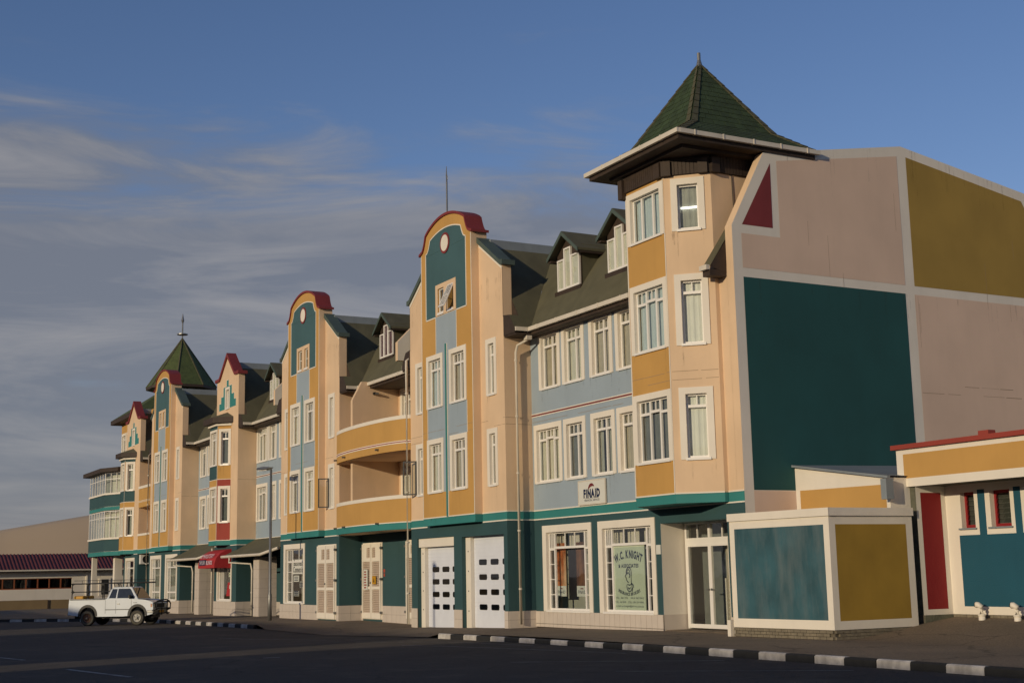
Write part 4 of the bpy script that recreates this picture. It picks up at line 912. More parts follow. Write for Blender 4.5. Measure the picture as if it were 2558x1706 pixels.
# ---- louvred shutter doors
LOUV = mat('tan_louvre_paint', (.56, .46, .37), .7, .08, 3, .1); LOUVD = mat('louvre_gap_shade', (.36, .28, .22), .8, .1, 3)  # second tone: strips between slats, with the gap shade put into the colour
def shutter(fr, u0, u1, z0, z1, parent=BLD):
    m = MB(); mid = (u0+u1)/2; d = .10
    m.obox(fr, u0, u1, .03, 0, z0, z1, WHITE)
    lv = MB(); zs = [(z0+.28, z0+1.30), (z0+1.42, z0+2.52), (z0+2.68, z1-.22)]
    for a, b, inner in ((u0+.05, mid-.02, 1), (mid+.02, u1-.05, -1)):
        cols_ = [(a, a+.10), (b-.10, b)]
        for c0, c1 in cols_: m.obox(fr, c0, c1, d, .03, z0+.03, z1-.05, WHITE)
        prev = z0+.03
        for (c, e) in zs:
            m.obox(fr, a+.10, b-.10, d-.001, .03, prev, c, WHITE); prev = e
            lo_, hi_ = a+.10, b-.10
            if c > z0+2.5:
                w_ = (hi_-lo_)
                if inner > 0: m.obox(fr, lo_, lo_+w_*.55, d-.002, .03, c, e, WHITE); lo_ += w_*.55
                else: m.obox(fr, hi_-w_*.55, hi_, d-.002, .03, c, e, WHITE); hi_ -= w_*.55
            n = int((e-c)/.075)
            for i in range(n):
                z = c+(e-c)*i/n
                lv.obox(fr, lo_, hi_, .034, .031, z+.045, z+.075, LOUVD); p = [fr(lo_, .088, z), fr(hi_, .088, z), fr(hi_, .036, z+.050), fr(lo_, .036, z+.050)]; lv.poly(p, LOUV)
        m.obox(fr, a+.10, b-.10, d-.001, .03, prev, z1-.05, WHITE)
    o = m.build('shutter_door', parent); l_ = lv.build('louvre_slats', o); l_['kind'] = 'stuff'
    h = MB()
    for z in (z0+.3, z0+1.75, z1-.25):
        for u in (u0-.05, u1-.06): h.obox(fr, u, u+.11, .13, .02, z-.05, z+.05, METAL)
    h.obox(fr, mid-.03, mid+.03, .15, .1, z0+1.55, z0+1.63, METAL); h.build('hinge', o)
    return o
shutter(front(0), -35.07, -32.70, -.05, 3.32); shutter(front(YB), -32.18, -29.95, -.03, 3.32); shutter(front(YB), -27.3, -25.2, .05, 3.32)
window(BLD, front(0), -39.98, -36.9, .60, 3.47, cols=(.26, .74), transom=.24, b=.22, bl=.26, top=.24, bars=1, sidebars=3, nocurt=True)
bk = MB(); bk.obox(front(0), -39.9, -36.9, -.9, -.95, .5, 3.5, CURT[1]); bk.build('shop_interior', BLD)
for a, b in ((-67.65, -64.7), (-63.6, -60.6)):
    window(BLD, front(0), a, b, .52, 3.47, cols=(.22, .78), transom=.22, b=.22, bl=.26, top=.24, bars=1, curt=1, lowbar=.5)

# ---- pointed gable blocks
def pointed_block(cx, bay, bx, blank=False):
    fr = front(0); hw = 2.14; m = MB()
    att = (cx-.45, cx+.47, 11.47, 12.74)
    GHole = hole(cx-1.55, cx+1.32, .62, 2.75 if bay == 'B' else 3.45, .2)
    regs = [(cx-3, cx+3, ZB0, ZB1, BAND), (cx-3, cx+3, Z0_, ZB0, TEAL)]
    for a, b, c, d in ((1.67, 0, 11.5, 11.92), (1.30, 0, 11.92, 12.28), (.84, 0, 12.28, 12.80), (.22, 0, 12.80, 13.15)): regs.append((cx+.02-a, cx+.02+a, c, d, BAND))
    wall(m, fr, cx-hw, cx+hw, Z0_, 13.22, CREAM, regs, [hole(*att, b=.15), GHole])
    ol = [(cx-hw, 13.22), (cx+hw, 13.22), (cx+hw, 13.25), (cx+1.55, 13.27), (cx, 14.52), (cx-1.55, 13.27), (cx-hw, 13.25)]
    m.prism(ol, fr, 0, -.35, CREAM)
    for sg in (1, -1):
        u = cx+sg*hw
        m.poly([(u, 0, ZB1), (u, 2, ZB1), (u, 2, 10.4), (u, 0, 10.9)][::sg], CREAM); m.poly([(u, 0, ZB0), (u, 2, ZB0), (u, 2, ZB1), (u, 0, ZB1)][::sg], BAND); m.poly([(u, 0, Z0_), (u, 2, Z0_), (u, 2, ZB0), (u, 0, ZB0)][::sg], TEAL)
        m.box(u-.001*sg, u-sg*.35, 0.001, .35, 10.88, 13.22, CREAM)
    m.build('gable_wall', BLD)
    c = MB()
    for sg in (1, -1):
        pl = [(hw+.16, 13.24), (1.52, 13.26), (0, 14.52), (0, 14.74), (1.46, 13.50), (1.60, 13.42), (hw+.16, 13.42)]
        pl = [(cx+sg*u, z) for u, z in pl]
        if sg > 0: pl = pl[::-1]
        c.prism(pl, fr, .10, -.45, RED)
    c.build('coping', BLD)
    for a, c_, d in ((1.67, 11.5, 11.92), (1.30, 11.92, 12.28), (.84, 12.28, 12.80), (.22, 12.80, 13.15)):
        vline(fr, cx+.02-a, c_, d, .025); vline(fr, cx+.02+a, c_, d, .025)
    for a, b, z in ((1.30, 1.67, 11.92), (.84, 1.30, 12.28), (.22, .84, 12.80), (0, .22, 13.15)): hline(fr, cx+.02-b, cx+.02-a, z, .025); hline(fr, cx+.02+a, cx+.02+b, z, .025)
    window(BLD, fr, *att, cols=(1.,), transom=0, b=.15, curt=0)
    window(BLD, fr, cx-1.55, cx+1.32, .62, 2.75 if bay == 'B' else 3.45, cols=(.16, .12, .72), transom=0 if bay == 'B' else .2, b=.2, curt=1, nocurt=True)
    bk = MB(); bk.obox(fr, cx-1.7, cx+1.5, -.9, -.93, .5, 3.5, DARK if bay == 'B' else CURT[1]); bk.build('shop_interior', BLD)
    hline(fr, cx-hw, cx+hw, ZB1+.015, .035); hline(fr, cx+1.0, cx+hw, ZB0-.015, .04); hline(fr, cx-hw, cx-1.6, ZB0-.015, .04); fsd = side(cx+hw); hline(fsd, 0, YB, ZB1+.015, .035); hline(fsd, 0, YB, ZB0-.015, .04)
    # cross roof
    cross_roof(BLD, cx, hw, True, True)
    # bay
    x0, x1 = bx; fy = front(-.6); chf = Frame(x1, -.6, 45); b = MB(); cl = .86
    up1, up2 = (4.97, 7.03), (8.2, 10.27)
    teal_up = [(x0, x1, 7.42, 8.2, TEAL), (x0, x1, 10.27, 10.5, TEAL)]
    if bay == 'B': rf_ = teal_up+[(x0, x1, 3.72, 3.97, BAND)]; rc = [(0, cl+.15, 3.97, 7.40, REDB), (0, cl+.15, 3.72, 3.97, BAND)]
    else: rf_ = teal_up+[(x0, x1, 3.72, 3.97, BAND)]; rc = [(0, cl+.15, 7.42, 8.2, TEAL), (0, cl+.15, 10.27, 10.5, TEAL), (0, cl+.15, 3.72, 3.97, BAND)]
    wall(b, fy, x0, x1, 3.72, 10.5, YEL, rf_, [hole(x0+.05, x1-.05, *up1, b=.14), hole(x0+.05, x1-.05, *up2, b=.14)])
    wall(b, chf, 0, cl, 3.72, 10.5, YEL, rc, [hole(.06, cl-.02, *up1, b=.16), hole(.06, cl-.02, *up2, b=.16)])
    wall(b, Frame(x0-.6, 0, -45), 0, cl, 3.72, 10.5, YEL, rc)
    b.poly([(x0, -.6, 3.72), (x1, -.6, 3.72), (x1+.6, 0, 3.72), (x0-.6, 0, 3.72)][::-1], BAND)
    b.build('bay', BLD)
    for z in (up1, up2):
        window(BLD, fy, x0+.05, x1-.05, *z, cols=(.5, .5), transom=.22, b=.14, curt=0); window(BLD, chf, .06, cl-.02, *z, cols=(1.,), transom=.22, b=.16, curt=1)
    hline(fy, x0, x1, 3.99, .035); hline(chf, 0, cl, 3.99, .035); hline(fy, x0, x1, 7.41, .03); hline(chf, 0, cl, 7.41, .03); vline(fy, x1-.02, 3.99, 10.45, .03)
    r = MB(); o = .38
    P = [(x0-.6-o, 0), (x0-o*.41, -.6-o), (x1+o*.41, -.6-o), (x1+.6+o, 0)]
    zb_, zf_, za_ = 10.60, 10.92, 11.28
    r.poly([(x, y, zb_) for x, y in P][::-1], BROWN)
    for a, b_ in zip(P, P[1:]): r.poly([(*a, zb_), (*b_, zb_), (*b_, zf_), (*a, zf_)], BROWN)
    q = (x0+.2, 0, za_), (x1-.2, 0, za_)
    r.poly([(*P[1], zf_), (*P[2], zf_), q[1], q[0]], ROOF); r.poly([(*P[2], zf_), (*P[3], zf_), q[1]], ROOF); r.poly([(*P[0], zf_), (*P[1], zf_), q[0]], ROOF)
    r.build('bay_roof', BLD)
    g = MB(); P2 = [(x0-.72, -.02), (x0-.06, -.73), (x1+.06, -.73), (x1+.72, -.02)]
    for a, b_ in zip(P2, P2[1:]):
        g.poly([(*a, 10.45), (*b_, 10.45), (*b_, 10.58), (*a, 10.58)], WHITE)
    g.poly([(x, y, 10.45) for x, y in P2][::-1], WHITE); g.build('cornice', BLD)
    tile_skirt(fr, cx-hw, cx+hw, .60); tile_skirt(side(cx+hw), 0, .9, .60)
pointed_block(-50.16, 'B', (-51.48, -49.93)); pointed_block(-73.6, 'B2', (-74.75, -73.4))
# ---- blue walls either side of the pointed gable, entrances below
def blue_wall(x0, x1, wu, wl):
    m = MB(); hs_ = [hole(a, b, *R2) for a, b, _ in wu]+[hole(a, b, *R1) for a, b, _ in wl]
    wall(m, fb, x0, x1, 3.0, 10.4, BLUE, [(x0, x1, ZB0, ZB1, BAND), (x0, x1, 3.0, ZB0, TEAL)], hs_); m.build('wall', BLD)
    for a, b, c in wu: window(BLD, fb, a, b, *R2, cols=c, curt=1)
    for a, b, c in wl: window(BLD, fb, a, b, *R1, cols=c, curt=1)
    hline(fb, x0, x1, 7.46, .03); hline(fb, x0, x1, 7.42, .03, RED); hline(fb, x0, x1, 7.38, .03); hline(fb, x0, x1, ZB1+.015, .035)
blue_wall(-48.02, -40.54, [(-47.98, -46.0, W3), (-45.9, -44.5, W2), (-44.1, -42.7, W2), (-42.4, -41.0, W2)], [(-47.98, -46.0, W3), (-45.4, -44.5, W2), (-44.05, -42.7, W2), (-42.4, -41.0, W2)])
blue_wall(-59.97, -52.3, [(-59.6, -58.1, W2), (-57.9, -56.3, W2), (-56.1, -54.6, W2), (-54.3, -52.8, W2)], [(-59.6, -58.1, W2), (-57.9, -56.3, W2), (-56.1, -54.6, W2), (-54.3, -52.8, W2)])
def arcade(x0, x1, px0, door):
    """ground floor under a canopy: dark recessed wall, tiled pillar, glazed door"""
    m = MB(); wall(m, front(2.0), x0, x1, Z0_, 3.1, TEAL); m.poly([(x0, YB, 3.0), (x1, YB, 3.0), (x1, 2.0, 3.0), (x0, 2.0, 3.0)][::-1], BROWN); m.build('wall', BLD)
    b = MB(); b.obox(front(1.98), x0, px0+.5, .0, -.02, Z0_, .55, TILE); b.build('plinth', BLD)
    p = MB(); p.box(px0, px0+.95, .0, .95, Z0_, 2.95, GROUT); pl = p.build('pillar', BLD)
    for fr_, u0 in ((front(0), px0), (side(px0+.95), 0)):
        zg = gz(px0)
        for j in range(6):
            for i in range(2):
                def f():
                    t = MB(); t.box(.006, .469, -.02, .0, .006, .484, TILE); return t.mesh('tile')
                link('tile', cached('ptile', f), pl, fr_.mat(u0+i*.475, zg+.02+j*.485))
    d = MB(); dxa = px0+1.5; d.obox(front(1.95), dxa, dxa+2.4, .0, -.02, gz(px0)+.02, 2.9, DARK)
    for u in (0, .95, 1.15, 2.3): d.obox(front(1.95), dxa+u, dxa+u+.10, .05, 0, gz(px0)+.02, 2.85, WHITEG)
    d.obox(front(1.95), dxa, dxa+2.4, .051, 0, 2.35, 2.45, WHITEG); d.obox(front(1.95), dxa, dxa+2.4, .051, 0, gz(px0)+.02, gz(px0)+.2, WHITEG); d.build('door', BLD)
arcade(-48.0, -40.54, -44.9, 0); arcade(-59.97, -52.3, -56.4, 0)
def canopy(xl, xr):
    """lean-to canopy; eave at y=-.6, corner cut back to the wing on the right"""
    m = MB(); ze, zt_ = 3.08, 4.0; ye_ = -.62
    top = [(xl-.45, ye_, ze), (xr-1.25, ye_, ze), (xr+.0, -.03, 3.38), (xr+.0, YB, zt_), (xl+.02, YB, zt_)]
    m.poly(top, ROOF); m.poly([(x, y, z-.09) for x, y, z in top][::-1], BROWN)
    for a, b in zip(top, top[1:]+top[:1]): m.poly([(a[0], a[1], a[2]-.09), (b[0], b[1], b[2]-.09), b, a], BROWN)
    o = m.build('canopy_roof', BLD)
    g = MB(); g.tube([(xl-.5, ye_-.06, ze-.04), (xr-1.25, ye_-.06, ze-.04), (xr-.08, -.10, 3.34)], .075, GUTT, 8); g.build('gutter', BLD)
    d = MB(); x = xl+3.1; zg = gz(x)
    return o
canopy(-48.02, -40.54); canopy(-59.97, -52.3)
def pipe(pts, r=.055, name='downpipe', cap=True, mm=None):
    m = MB(); m.tube(pts, r, mm or GUTT, 8); o = m.build(name, BLD, smooth=True)
    c = MB(); z0, z1 = min(p[2] for p in pts), max(p[2] for p in pts); b = pts[-1]
    z = z0+1.2
    while z < z1-.6: c.tube([(b[0], b[1], z-.03), (b[0], b[1], z+.03)], r*1.3, GUTT, 8); z += 2.0
    if c.v: c.build('pipe_clip', o)
    return o
pipe([(-15.5, .58, 10.28), (-15.5, .58, 10.0), (-15.98, .42, 9.85), (-16.1, .40, 9.6), (-16.1, .40, .12)], .048)
hp = MB(); hp.box(-15.62, -15.38, .48, .68, 9.98, 10.12, GUTT); hp.build('hopper', BLD)
pipe([(-24.7, .45, 10.9), (-24.55, -.10, 10.5), (-24.5, -.12, 10.2), (-24.5, -.12, -.05)], .06)
pipe([(-68.35, .4, 10.8), (-68.3, -.12, 10.3), (-68.3, -.12, -.25)], .06)
pipe([(-52.45, -.1, 3.6), (-52.45, -.1, 3.0), (-52.45, -.1, -.1)], .06)
for x in (-45.25, -57.0): pipe([(x-1.9, -.66, 3.0), (x-1.9, -.66, 2.72), (x, -.05, 2.62), (x, .02, 2.3), (x, .02, -.1)], .055)
jt = MB()
def joint(fr, u0, u1, z):
    u = u0
    while u < u1:
        l_ = random.uniform(.5, 1.4); e = min(u1, u+l_); dz = random.uniform(-.006, .006)
        if random.random() < .8: jt.obox(fr, u, e, .004, 0, z-.006+dz, z+.006+dz, JOINT)
        u = e+random.uniform(.0, .12)
for cx in (G1, G2, G3):
    for z in (7.30, 7.06):
        joint(front(0), cx+2.25, cx+4.07, z); joint(front(0), cx-4.07, cx-2.25, z); joint(front(-.305), cx-2.2, cx+2.2, z); joint(side(cx+4.08), .02, 1.07, z)
for z in (7.48, 7.24): joint(ft, -8.0, -6.05, z)
for z in (7.48, 7.24): joint(fch, .03, CH-.02, z)
joint(side(-48.02), .02, 1.07, 7.3); joint(fb, -16.2, -9.1, 7.12)
for q in range(24):                                  # run-off below the coping of the side wall
    u = random.uniform(2.5, 13.2); zt_ = 14.78-abs(u-7.84)*.17; drip(fs, u, zt_-.02, random.uniform(.2, 1.5), random.uniform(.02, .08))
for q in range(26): u = random.uniform(1.5, 13.5); drip(fs, u, 10.05, random.uniform(.2, 1.4), random.uniform(.02, .06))
for cx in (G1, G2, G3):
    for q in range(14): drip(front(-.305), cx+random.uniform(-2.1, 2.1), 3.97, random.uniform(.05, .2), .05); drip(front(0), cx+random.choice((-1, 1))*random.uniform(2.3, 4.0), random.uniform(12.3, 12.8), random.uniform(.3, 1.2), .06)
for q in range(30): drip(fb, random.uniform(-16, -4.8), 3.69, random.uniform(.1, .5), random.uniform(.02, .07))
dr_ = drips.build('drip_stains', BLD); dr_['kind'] = 'stuff'
jo = jt.build('hairline_joints', BLD); jo['kind'] = 'stuff'
tr2 = trim.build('trim', BLD); tr2['kind'] = 'stuff'

# open casements
def open_sash(x, z0, z1, w=.5, ang=75):
    m = MB(); t = .05; h = z1-z0
    for a, b, c, d in ((0, t, 0, h), (w-t, w, 0, h), (t, w-t, 0, t), (t, w-t, h-t, h)): m.box(a, b, -.02, .02, c, d, BLACK)
    m.box(t, w-t, -.004, .004, t, h-t, GLASS)
    mw = Matrix.Translation((x, -.05, z0)) @ Matrix.Rotation(math.radians(-ang), 4, 'Z')
    m.build('open_sash', BLD, mw=mw)
open_sash(G1-3.45, 5.0, 6.35, .55, 130); open_sash(G2+2.85, 5.0, 6.35, .5, 125)

# ---- the far corner: sunroom, tower block with lantern roof
CB = thing('corner_building', 'far left corner block with glazed sunrooms and a green pointed lantern roof', 'building', (-79, 4, -.3))
m = MB()
sx = [(-83.2, 2.0), (-82.4, -1.25), (-76.9, -1.25), (-75.0, -.42)]
def seg_wall(a, b, z0, z1, mm, regs=(), hs=()):
    ang = math.degrees(math.atan2(b[1]-a[1], b[0]-a[0])); L_ = math.hypot(b[0]-a[0], b[1]-a[1]); f = Frame(a[0], a[1], ang); wall(m, f, 0, L_, z0, z1, mm, regs, hs); return f, L_
glz = []
for i, (a, b) in enumerate(zip(sx, sx[1:])):
    for (z0, z1) in ((3.99, 4.85), (7.25, 8.1)): seg_wall(a, b, z0, z1, TEAL)
    for (z0, z1) in ((3.68, 3.985), (6.97, 7.245)): seg_wall(a, b, z0, z1, BAND)
    f, L_ = seg_wall(a, b, 3.97, 3.99, WHITE); seg_wall(a, b, 7.22, 7.25, WHITE); glz.append((f, L_, i))
m.poly([(x, y, 3.68) for x, y in sx]+[(-75.6, 2, 3.68)], STONE); m.poly([(x, y, 6.97) for x, y in sx]+[(-75.6, 2, 6.97)], CREAM)
m.box(-83.5, -75.7, 2.3, 2.5, Z0_-.2, 10.4, CREAM)
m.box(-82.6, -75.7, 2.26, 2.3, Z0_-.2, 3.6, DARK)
wall(m, front(YB), -82.6, -71.5, 10.3, 14.1, YEL, [], [hole(-82.5, -81.0, 11.58, 13.2), hole(-80.8, -79.3, 11.58, 13.2)]); wall(m, side(-74.9), YB, 9, 13.2, 14.1, BROWN)
m.build('wall', CB)
for a, b in ((-82.5, -81.0), (-80.8, -79.3)): window(CB, front(YB), a, b, 11.58, 13.2, cols=W2, transom=.2, curt=1)
for f, L_, i in glz:
    for (z0, z1, zb_) in ((4.98, 6.92, 4.85), (8.23, 9.72, 8.10)):
        c = MB(); c.obox(f, -.04, L_+.04, .07, -.12, zb_, z0, WHITE); c.obox(f, 0, L_, -.5, -.52, z0, z1+.2, CURT[0] if i == 2 or z0 < 6 else CURT[1]); fo = c.build('sill', CB)
        g = MB(); n = 6 if i == 1 else 3; t = .05
        for k in range(n+1):
            u = L_*k/n; wd = .10 if k in (0, n) else t; g.obox(f, max(0, u-wd/2), min(L_, u+wd/2), .0, -.06, z0, z1, WHITEG)
        g.obox(f, 0, L_, -.001, -.059, z1-.5, z1-.45, WHITEG); g.obox(f, 0, L_, -.001, -.059, z1-.05, z1, WHITEG); gf = g.build('window_frame', CB)
        for k in range(n):
            p = MB(); p.obox(f, L_*k/n+.05, L_*(k+1)/n-.05, -.025, -.031, z0+.01, z1-.5, GLASS); p.build('pane', gf)
            p = MB(); p.obox(f, L_*k/n+.05, L_*(k+1)/n-.05, -.025, -.031, z1-.45, z1-.05, GLASS); p.build('pane', gf)
r = MB(); o = .45
P = [(-84.2, 2.0), (-83.2, -1.65), (-76.8, -1.65), (-74.9, -.80), (-74.9, 1.0)]
for a, b in zip(P, P[1:]): r.poly([(*a, 9.76), (*b, 9.76), (*b, 10.05), (*a, 10.05)], BROWN)
r.poly([(x, y, 9.76) for x, y in P][::-1], BROWN)
r.poly([(*P[0], 10.05), (*P[1], 10.05), (*P[2], 10.05), (*P[3], 10.05), (-75.3, 2.3, 10.35), (-83, 2.3, 10.35)], ROOF); r.build('sunroom_roof', CB)
# main hipped roof up to the lantern
cxl, cyl = -79.0, 4.8
r = MB(); X0_, X1_, Y0_, Y1_ = -83.3, -74.6, .35, 9.6; ez = 14.28
E_ = [(X0_, Y0_, ez), (X1_, Y0_, ez), (X1_, Y1_, ez), (X0_, Y1_, ez)]; Kk = [(cxl-1.7, cyl-1.7, 16.2), (cxl+1.7, cyl-1.7, 16.2), (cxl+1.7, cyl+1.7, 16.2), (cxl-1.7, cyl+1.7, 16.2)]
for i in range(4): j = (i+1) % 4; r.poly([E_[i], E_[j], Kk[j], Kk[i]], LANT)
r.box(X0_, X1_, Y0_, Y1_, ez-.32, ez-.005, BROWN); r.build('roof', CB)
g = MB(); g.box(X1_, X1_+.12, Y0_, Y1_, ez-.16, ez, GUTT); g.build('gutter', CB)
r = MB(); k8 = [(math.cos(PI/8+i*PI/4), math.sin(PI/8+i*PI/4)) for i in range(8)]; R0, R1_ = 2.0, 2.72; zl0, zl1, zap = 15.2, 16.55, 20.55
for i in range(8):
    a, b = k8[i], k8[(i+1) % 8]
    r.poly([(cxl+a[0]*R0, cyl+a[1]*R0, zl0), (cxl+b[0]*R0, cyl+b[1]*R0, zl0), (cxl+b[0]*R0, cyl+b[1]*R0, zl1), (cxl+a[0]*R0, cyl+a[1]*R0, zl1)], BROWN)
lantern = r.build('lantern', CB)
for i in range(8):
    a, b = k8[i], k8[(i+1) % 8]
    for (s0, s1) in ((.12, .46), (.54, .88)):
        p = MB(); A1 = [cxl+(a[0]+(b[0]-a[0])*s0)*(R0+.02), cyl+(a[1]+(b[1]-a[1])*s0)*(R0+.02)]; B1 = [cxl+(a[0]+(b[0]-a[0])*s1)*(R0+.02), cyl+(a[1]+(b[1]-a[1])*s1)*(R0+.02)]
        p.poly([(*A1, 15.9), (*B1, 15.9), (*B1, 16.38), (*A1, 16.38)], GREY); p.build('pane', lantern)
r = MB()
for i in range(8):
    a, b = k8[i], k8[(i+1) % 8]; A1, B1 = (cxl+a[0]*R1_, cyl+a[1]*R1_, 16.62), (cxl+b[0]*R1_, cyl+b[1]*R1_, 16.62)
    r.poly([A1, B1, (cxl, cyl, zap)], LANT); r.poly([(A1[0], A1[1], 16.42), (B1[0], B1[1], 16.42), B1, A1], BROWN)
    rb = MB(); rb.tube([A1, (cxl, cyl, zap)], .06, ROOFO, 5); rb.build('hip_cap', CB)
r.poly([(cxl+a[0]*R1_, cyl+a[1]*R1_, 16.42) for a in k8][::-1], BROWN); r.build('lantern_roof', CB)
f = MB(); f.tube([(cxl, cyl, 20.4), (cxl, cyl, 22.1)], .055, METAL); f.tube([(cxl, cyl, 20.80), (cxl, cyl, 20.84), (cxl, cyl, 20.92), (cxl, cyl, 20.96)], [.2, .42, .42, .2], METAL, 14); f.tube([(cxl, cyl, 21.8), (cxl, cyl, 22.0), (cxl, cyl, 22.55)], [.06, .12, .015], METAL); f.build('finial', CB)
# undercroft columns
for x, y, w in ((-77.4, -.4, .55), (-75.6, .5, .5), (-82.2, -1.0, .35)):
    c = MB(); c.box(x, x+w, y, y+w, Z0_-.2, 3.70, WHITE); c.build('column', CB)
# recessed balconies between the corner and the third gable
XL3, XR3 = -71.46, G3-4.08
m = MB(); wall(m, front(2.05), XL3, XR3, 3.7, 10.4, CREAM); wall(m, front(YB), XL3, XR3, Z0_, 3.7, TEAL); m.build('wall', BLD)
for (zb_, zt_, cap_) in ((3.69, 4.92, 5.07), (6.9, 8.2, 8.38)):
    b = MB(); b.box(XL3, XR3, .0-.02, .12, zb_, zt_, YEL); b.box(XL3, XR3, .12, 2.04, zb_, zb_+.2, CREAM)
    if zb_ < 4: b.box(XL3, XR3, -.03, -.02, 3.69, 3.97, BAND)
    o = b.build('balcony', BLD); c = MB(); c.box(XL3, XR3, -.06, .16, zt_, cap_, WHITE); c.build('railing_cap', o)
    c = MB(); c.box(XL3, XR3, -.032, -.02, (3.97 if zb_ < 4 else 7.34), (4.0 if zb_ < 4 else 7.37), WHITE)
    if zb_ > 4: c.box(XL3, XR3, -.032, -.02, 7.26, 7.29, WHITE)
    c.build('stripe', o)
ac = MB(); ac.box(XL3+.01, XL3+.42, .12, .92, 2.98, 3.62, WHITEG); aco = ac.build('air_conditioner')
tag(aco, 'white air conditioner box with a round fan under the far balcony', 'air conditioner')
fan = MB(); k = 18; cy0 = .52; fan.poly([(XL3+.425, cy0+.27*math.cos(2*PI*i/k), 3.30+.27*math.sin(2*PI*i/k)) for i in range(k)], BLACK)
fan.build('fan_grille', aco)

# ------------------------------------------------------------------ signs, awning, posters
def sign_board(fr, u0, u1, z0, z1, mm, d0=.03, d1=.07, rim=None):
    m = MB(); m.obox(fr, u0, u1, d1, d0, z0, z1, mm)
    if rim:
        t = .035
        for a in ((u0-t, u0, z0-t, z1+t), (u1, u1+t, z0-t, z1+t), (u0, u1, z0-t, z0), (u0, u1, z1, z1+t)): m.obox(fr, a[0], a[1], d1+.01, d0, a[2], a[3], rim)
    return m
sg = sign_board(fb, -13.05, -11.42, 4.06, 4.80, SIGNW, rim=GUTT).build('finaid_sign'.replace('finaid', 'company'))
tag(sg, 'cream signboard with a maroon arc over navy lettering on the pale blue wall', 'sign')
a = MB(); k = 12
for i in range(k):
    th0, th1 = math.radians(155-i*100/k), math.radians(155-(i+1)*100/k); w0, w1 = .02+.035*math.sin(PI*i/k), .02+.035*math.sin(PI*(i+1)/k)
    P_ = lambda th, r_: fb(-12.22+r_*math.cos(th)*.9, .075, 4.40+r_*math.sin(th))
    a.poly([P_(th0, .27-w0), P_(th1, .27-w1), P_(th1, .27+w1), P_(th0, .27+w0)][::-1], MAROON)
a.build('emblem', sg)
text_mesh('FINAID', .36, -12.22, 4.27, NAVY, fb, .075, bold=.022, width=1.05).build('lettering', sg)
text_mesh('FINANCIAL SERVICES', .095, -12.22, 4.14, NAVY, fb, .075, width=.95).build('lettering', sg)
u = MB(); u.obox(fb, -12.65, -11.8, .076, .07, 4.235, 4.243, NAVY); u.build('rule', sg)
# pale green sign behind the second shop window
fk = Frame(0, YB+.17, 0)
ks = sign_board(fk, -11.42, -9.60, .64, 2.66, KNIGHT, 0, .03).build('insurance_sign'); tag(ks, 'pale green insurance broker sign filling the second shop window', 'sign')
text_mesh('W.C. KNIGHT', .33, -10.50, 2.27, NAVY, fk, .034, arc=1.9, bold=.014, width=1.55).build('lettering', ks)
text_mesh('& ASSOCIATES', .155, -10.50, 1.97, NAVY, fk, .034, bold=.006, width=1.15).build('lettering', ks)
text_mesh('INSURANCE BROKERS', .135, -10.50, 1.10, NAVY, fk, .034, arc=-1.6, bold=.004, width=1.3).build('lettering', ks)
for s_, z in (('TEL. 461 396    FAX 463 843', 1.0), ('TEL. 461 819    CELL 081 129 4940', .87), ('e-mail: wcknight@iafrica.com.na', .75)): text_mesh(s_, .085, -10.50, z, NAVY, fk, .034, width=1.6).build('lettering', ks)
hm = MB()                                            # simple line emblem of a helmeted bust
def stroke(pts, w=.016):
    for (a, b) in zip(pts, pts[1:]):
        dx, dz = b[0]-a[0], b[1]-a[1]; l_ = math.hypot(dx, dz) or 1; nx, nz_ = -dz/l_*w, dx/l_*w
        a = (a[0]-.40, a[1]); b = (b[0]-.40, b[1])
        hm.poly([fk(a[0]-nx, .036, a[1]-nz_), fk(b[0]-nx, .036, b[1]-nz_), fk(b[0]+nx, .036, b[1]+nz_), fk(a[0]+nx, .036, a[1]+nz_)][::1], NAVY)
el = lambda cx, cz, rx, rz, a0, a1, n=12: [(cx+rx*math.cos(math.radians(a0+(a1-a0)*i/n)), cz+rz*math.sin(math.radians(a0+(a1-a0)*i/n))) for i in range(n+1)]
stroke(el(-10.10, 1.80, .15, .17, -30, 190)); stroke(el(-10.12, 1.78, .09, .13, -80, 200)); stroke([(-10.25, 1.76), (-10.31, 1.70), (-10.24, 1.64), (-10.22, 1.56), (-10.12, 1.50)]); stroke([(-9.97, 1.72), (-9.97, 1.5), (-9.86, 1.42), (-9.84, 1.34)]); stroke(el(-10.08, 1.38, .15, .15, 160, 400)); stroke([(-10.2, 1.45), (-10.05, 1.42), (-9.95, 1.48)]); stroke([(-10.17, 1.36), (-10.1, 1.30), (-10.0, 1.36)]); stroke([(-10.2, 1.78), (-10.12, 1.82), (-10.06, 1.74)])
stroke([(-9.95, 1.40), (-9.9, 1.3), (-9.95, 1.22)])
hm.build('emblem', ks)
# two hanging posters in the first shop window
POST = mat('poster_orange', (.40, .10, .02), .5, .5, 6, .2, patch=((.75, .5, .3), .9)); POSD = mat('poster_brown', (.12, .05, .025), .5, .5, 5, .2, patch=((.30, .13, .05), .9))
for x0, x1, mm, lab in ((-15.35, -14.70, POST, 'orange poster hanging on the left in the first shop window'), (-14.0, -13.35, POSD, 'dark brown portrait poster hanging on the right in the first shop window')):
    p = MB(); fp = front(YB+.35); p.obox(fp, x0, x1, .02, 0, 1.05, 2.85, mm); p.obox(fp, x0, x1, .022, .02, 1.05, 1.40, SIGNW); o = p.build('poster'); tag(o, lab, 'poster', 'posters in the shop window')
    text_mesh('FINAID', .16, (x0+x1)/2, 1.14, NAVY, fp, .026, width=.5).build('lettering', o)
    q = MB(); q.prism([((x0+x1)/2+.13*math.cos(math.radians(t)), 1.27+.06*math.sin(math.radians(t))) for t in range(20, 170, 15)], fp, .026, .022, MAROON); q.build('emblem', o)
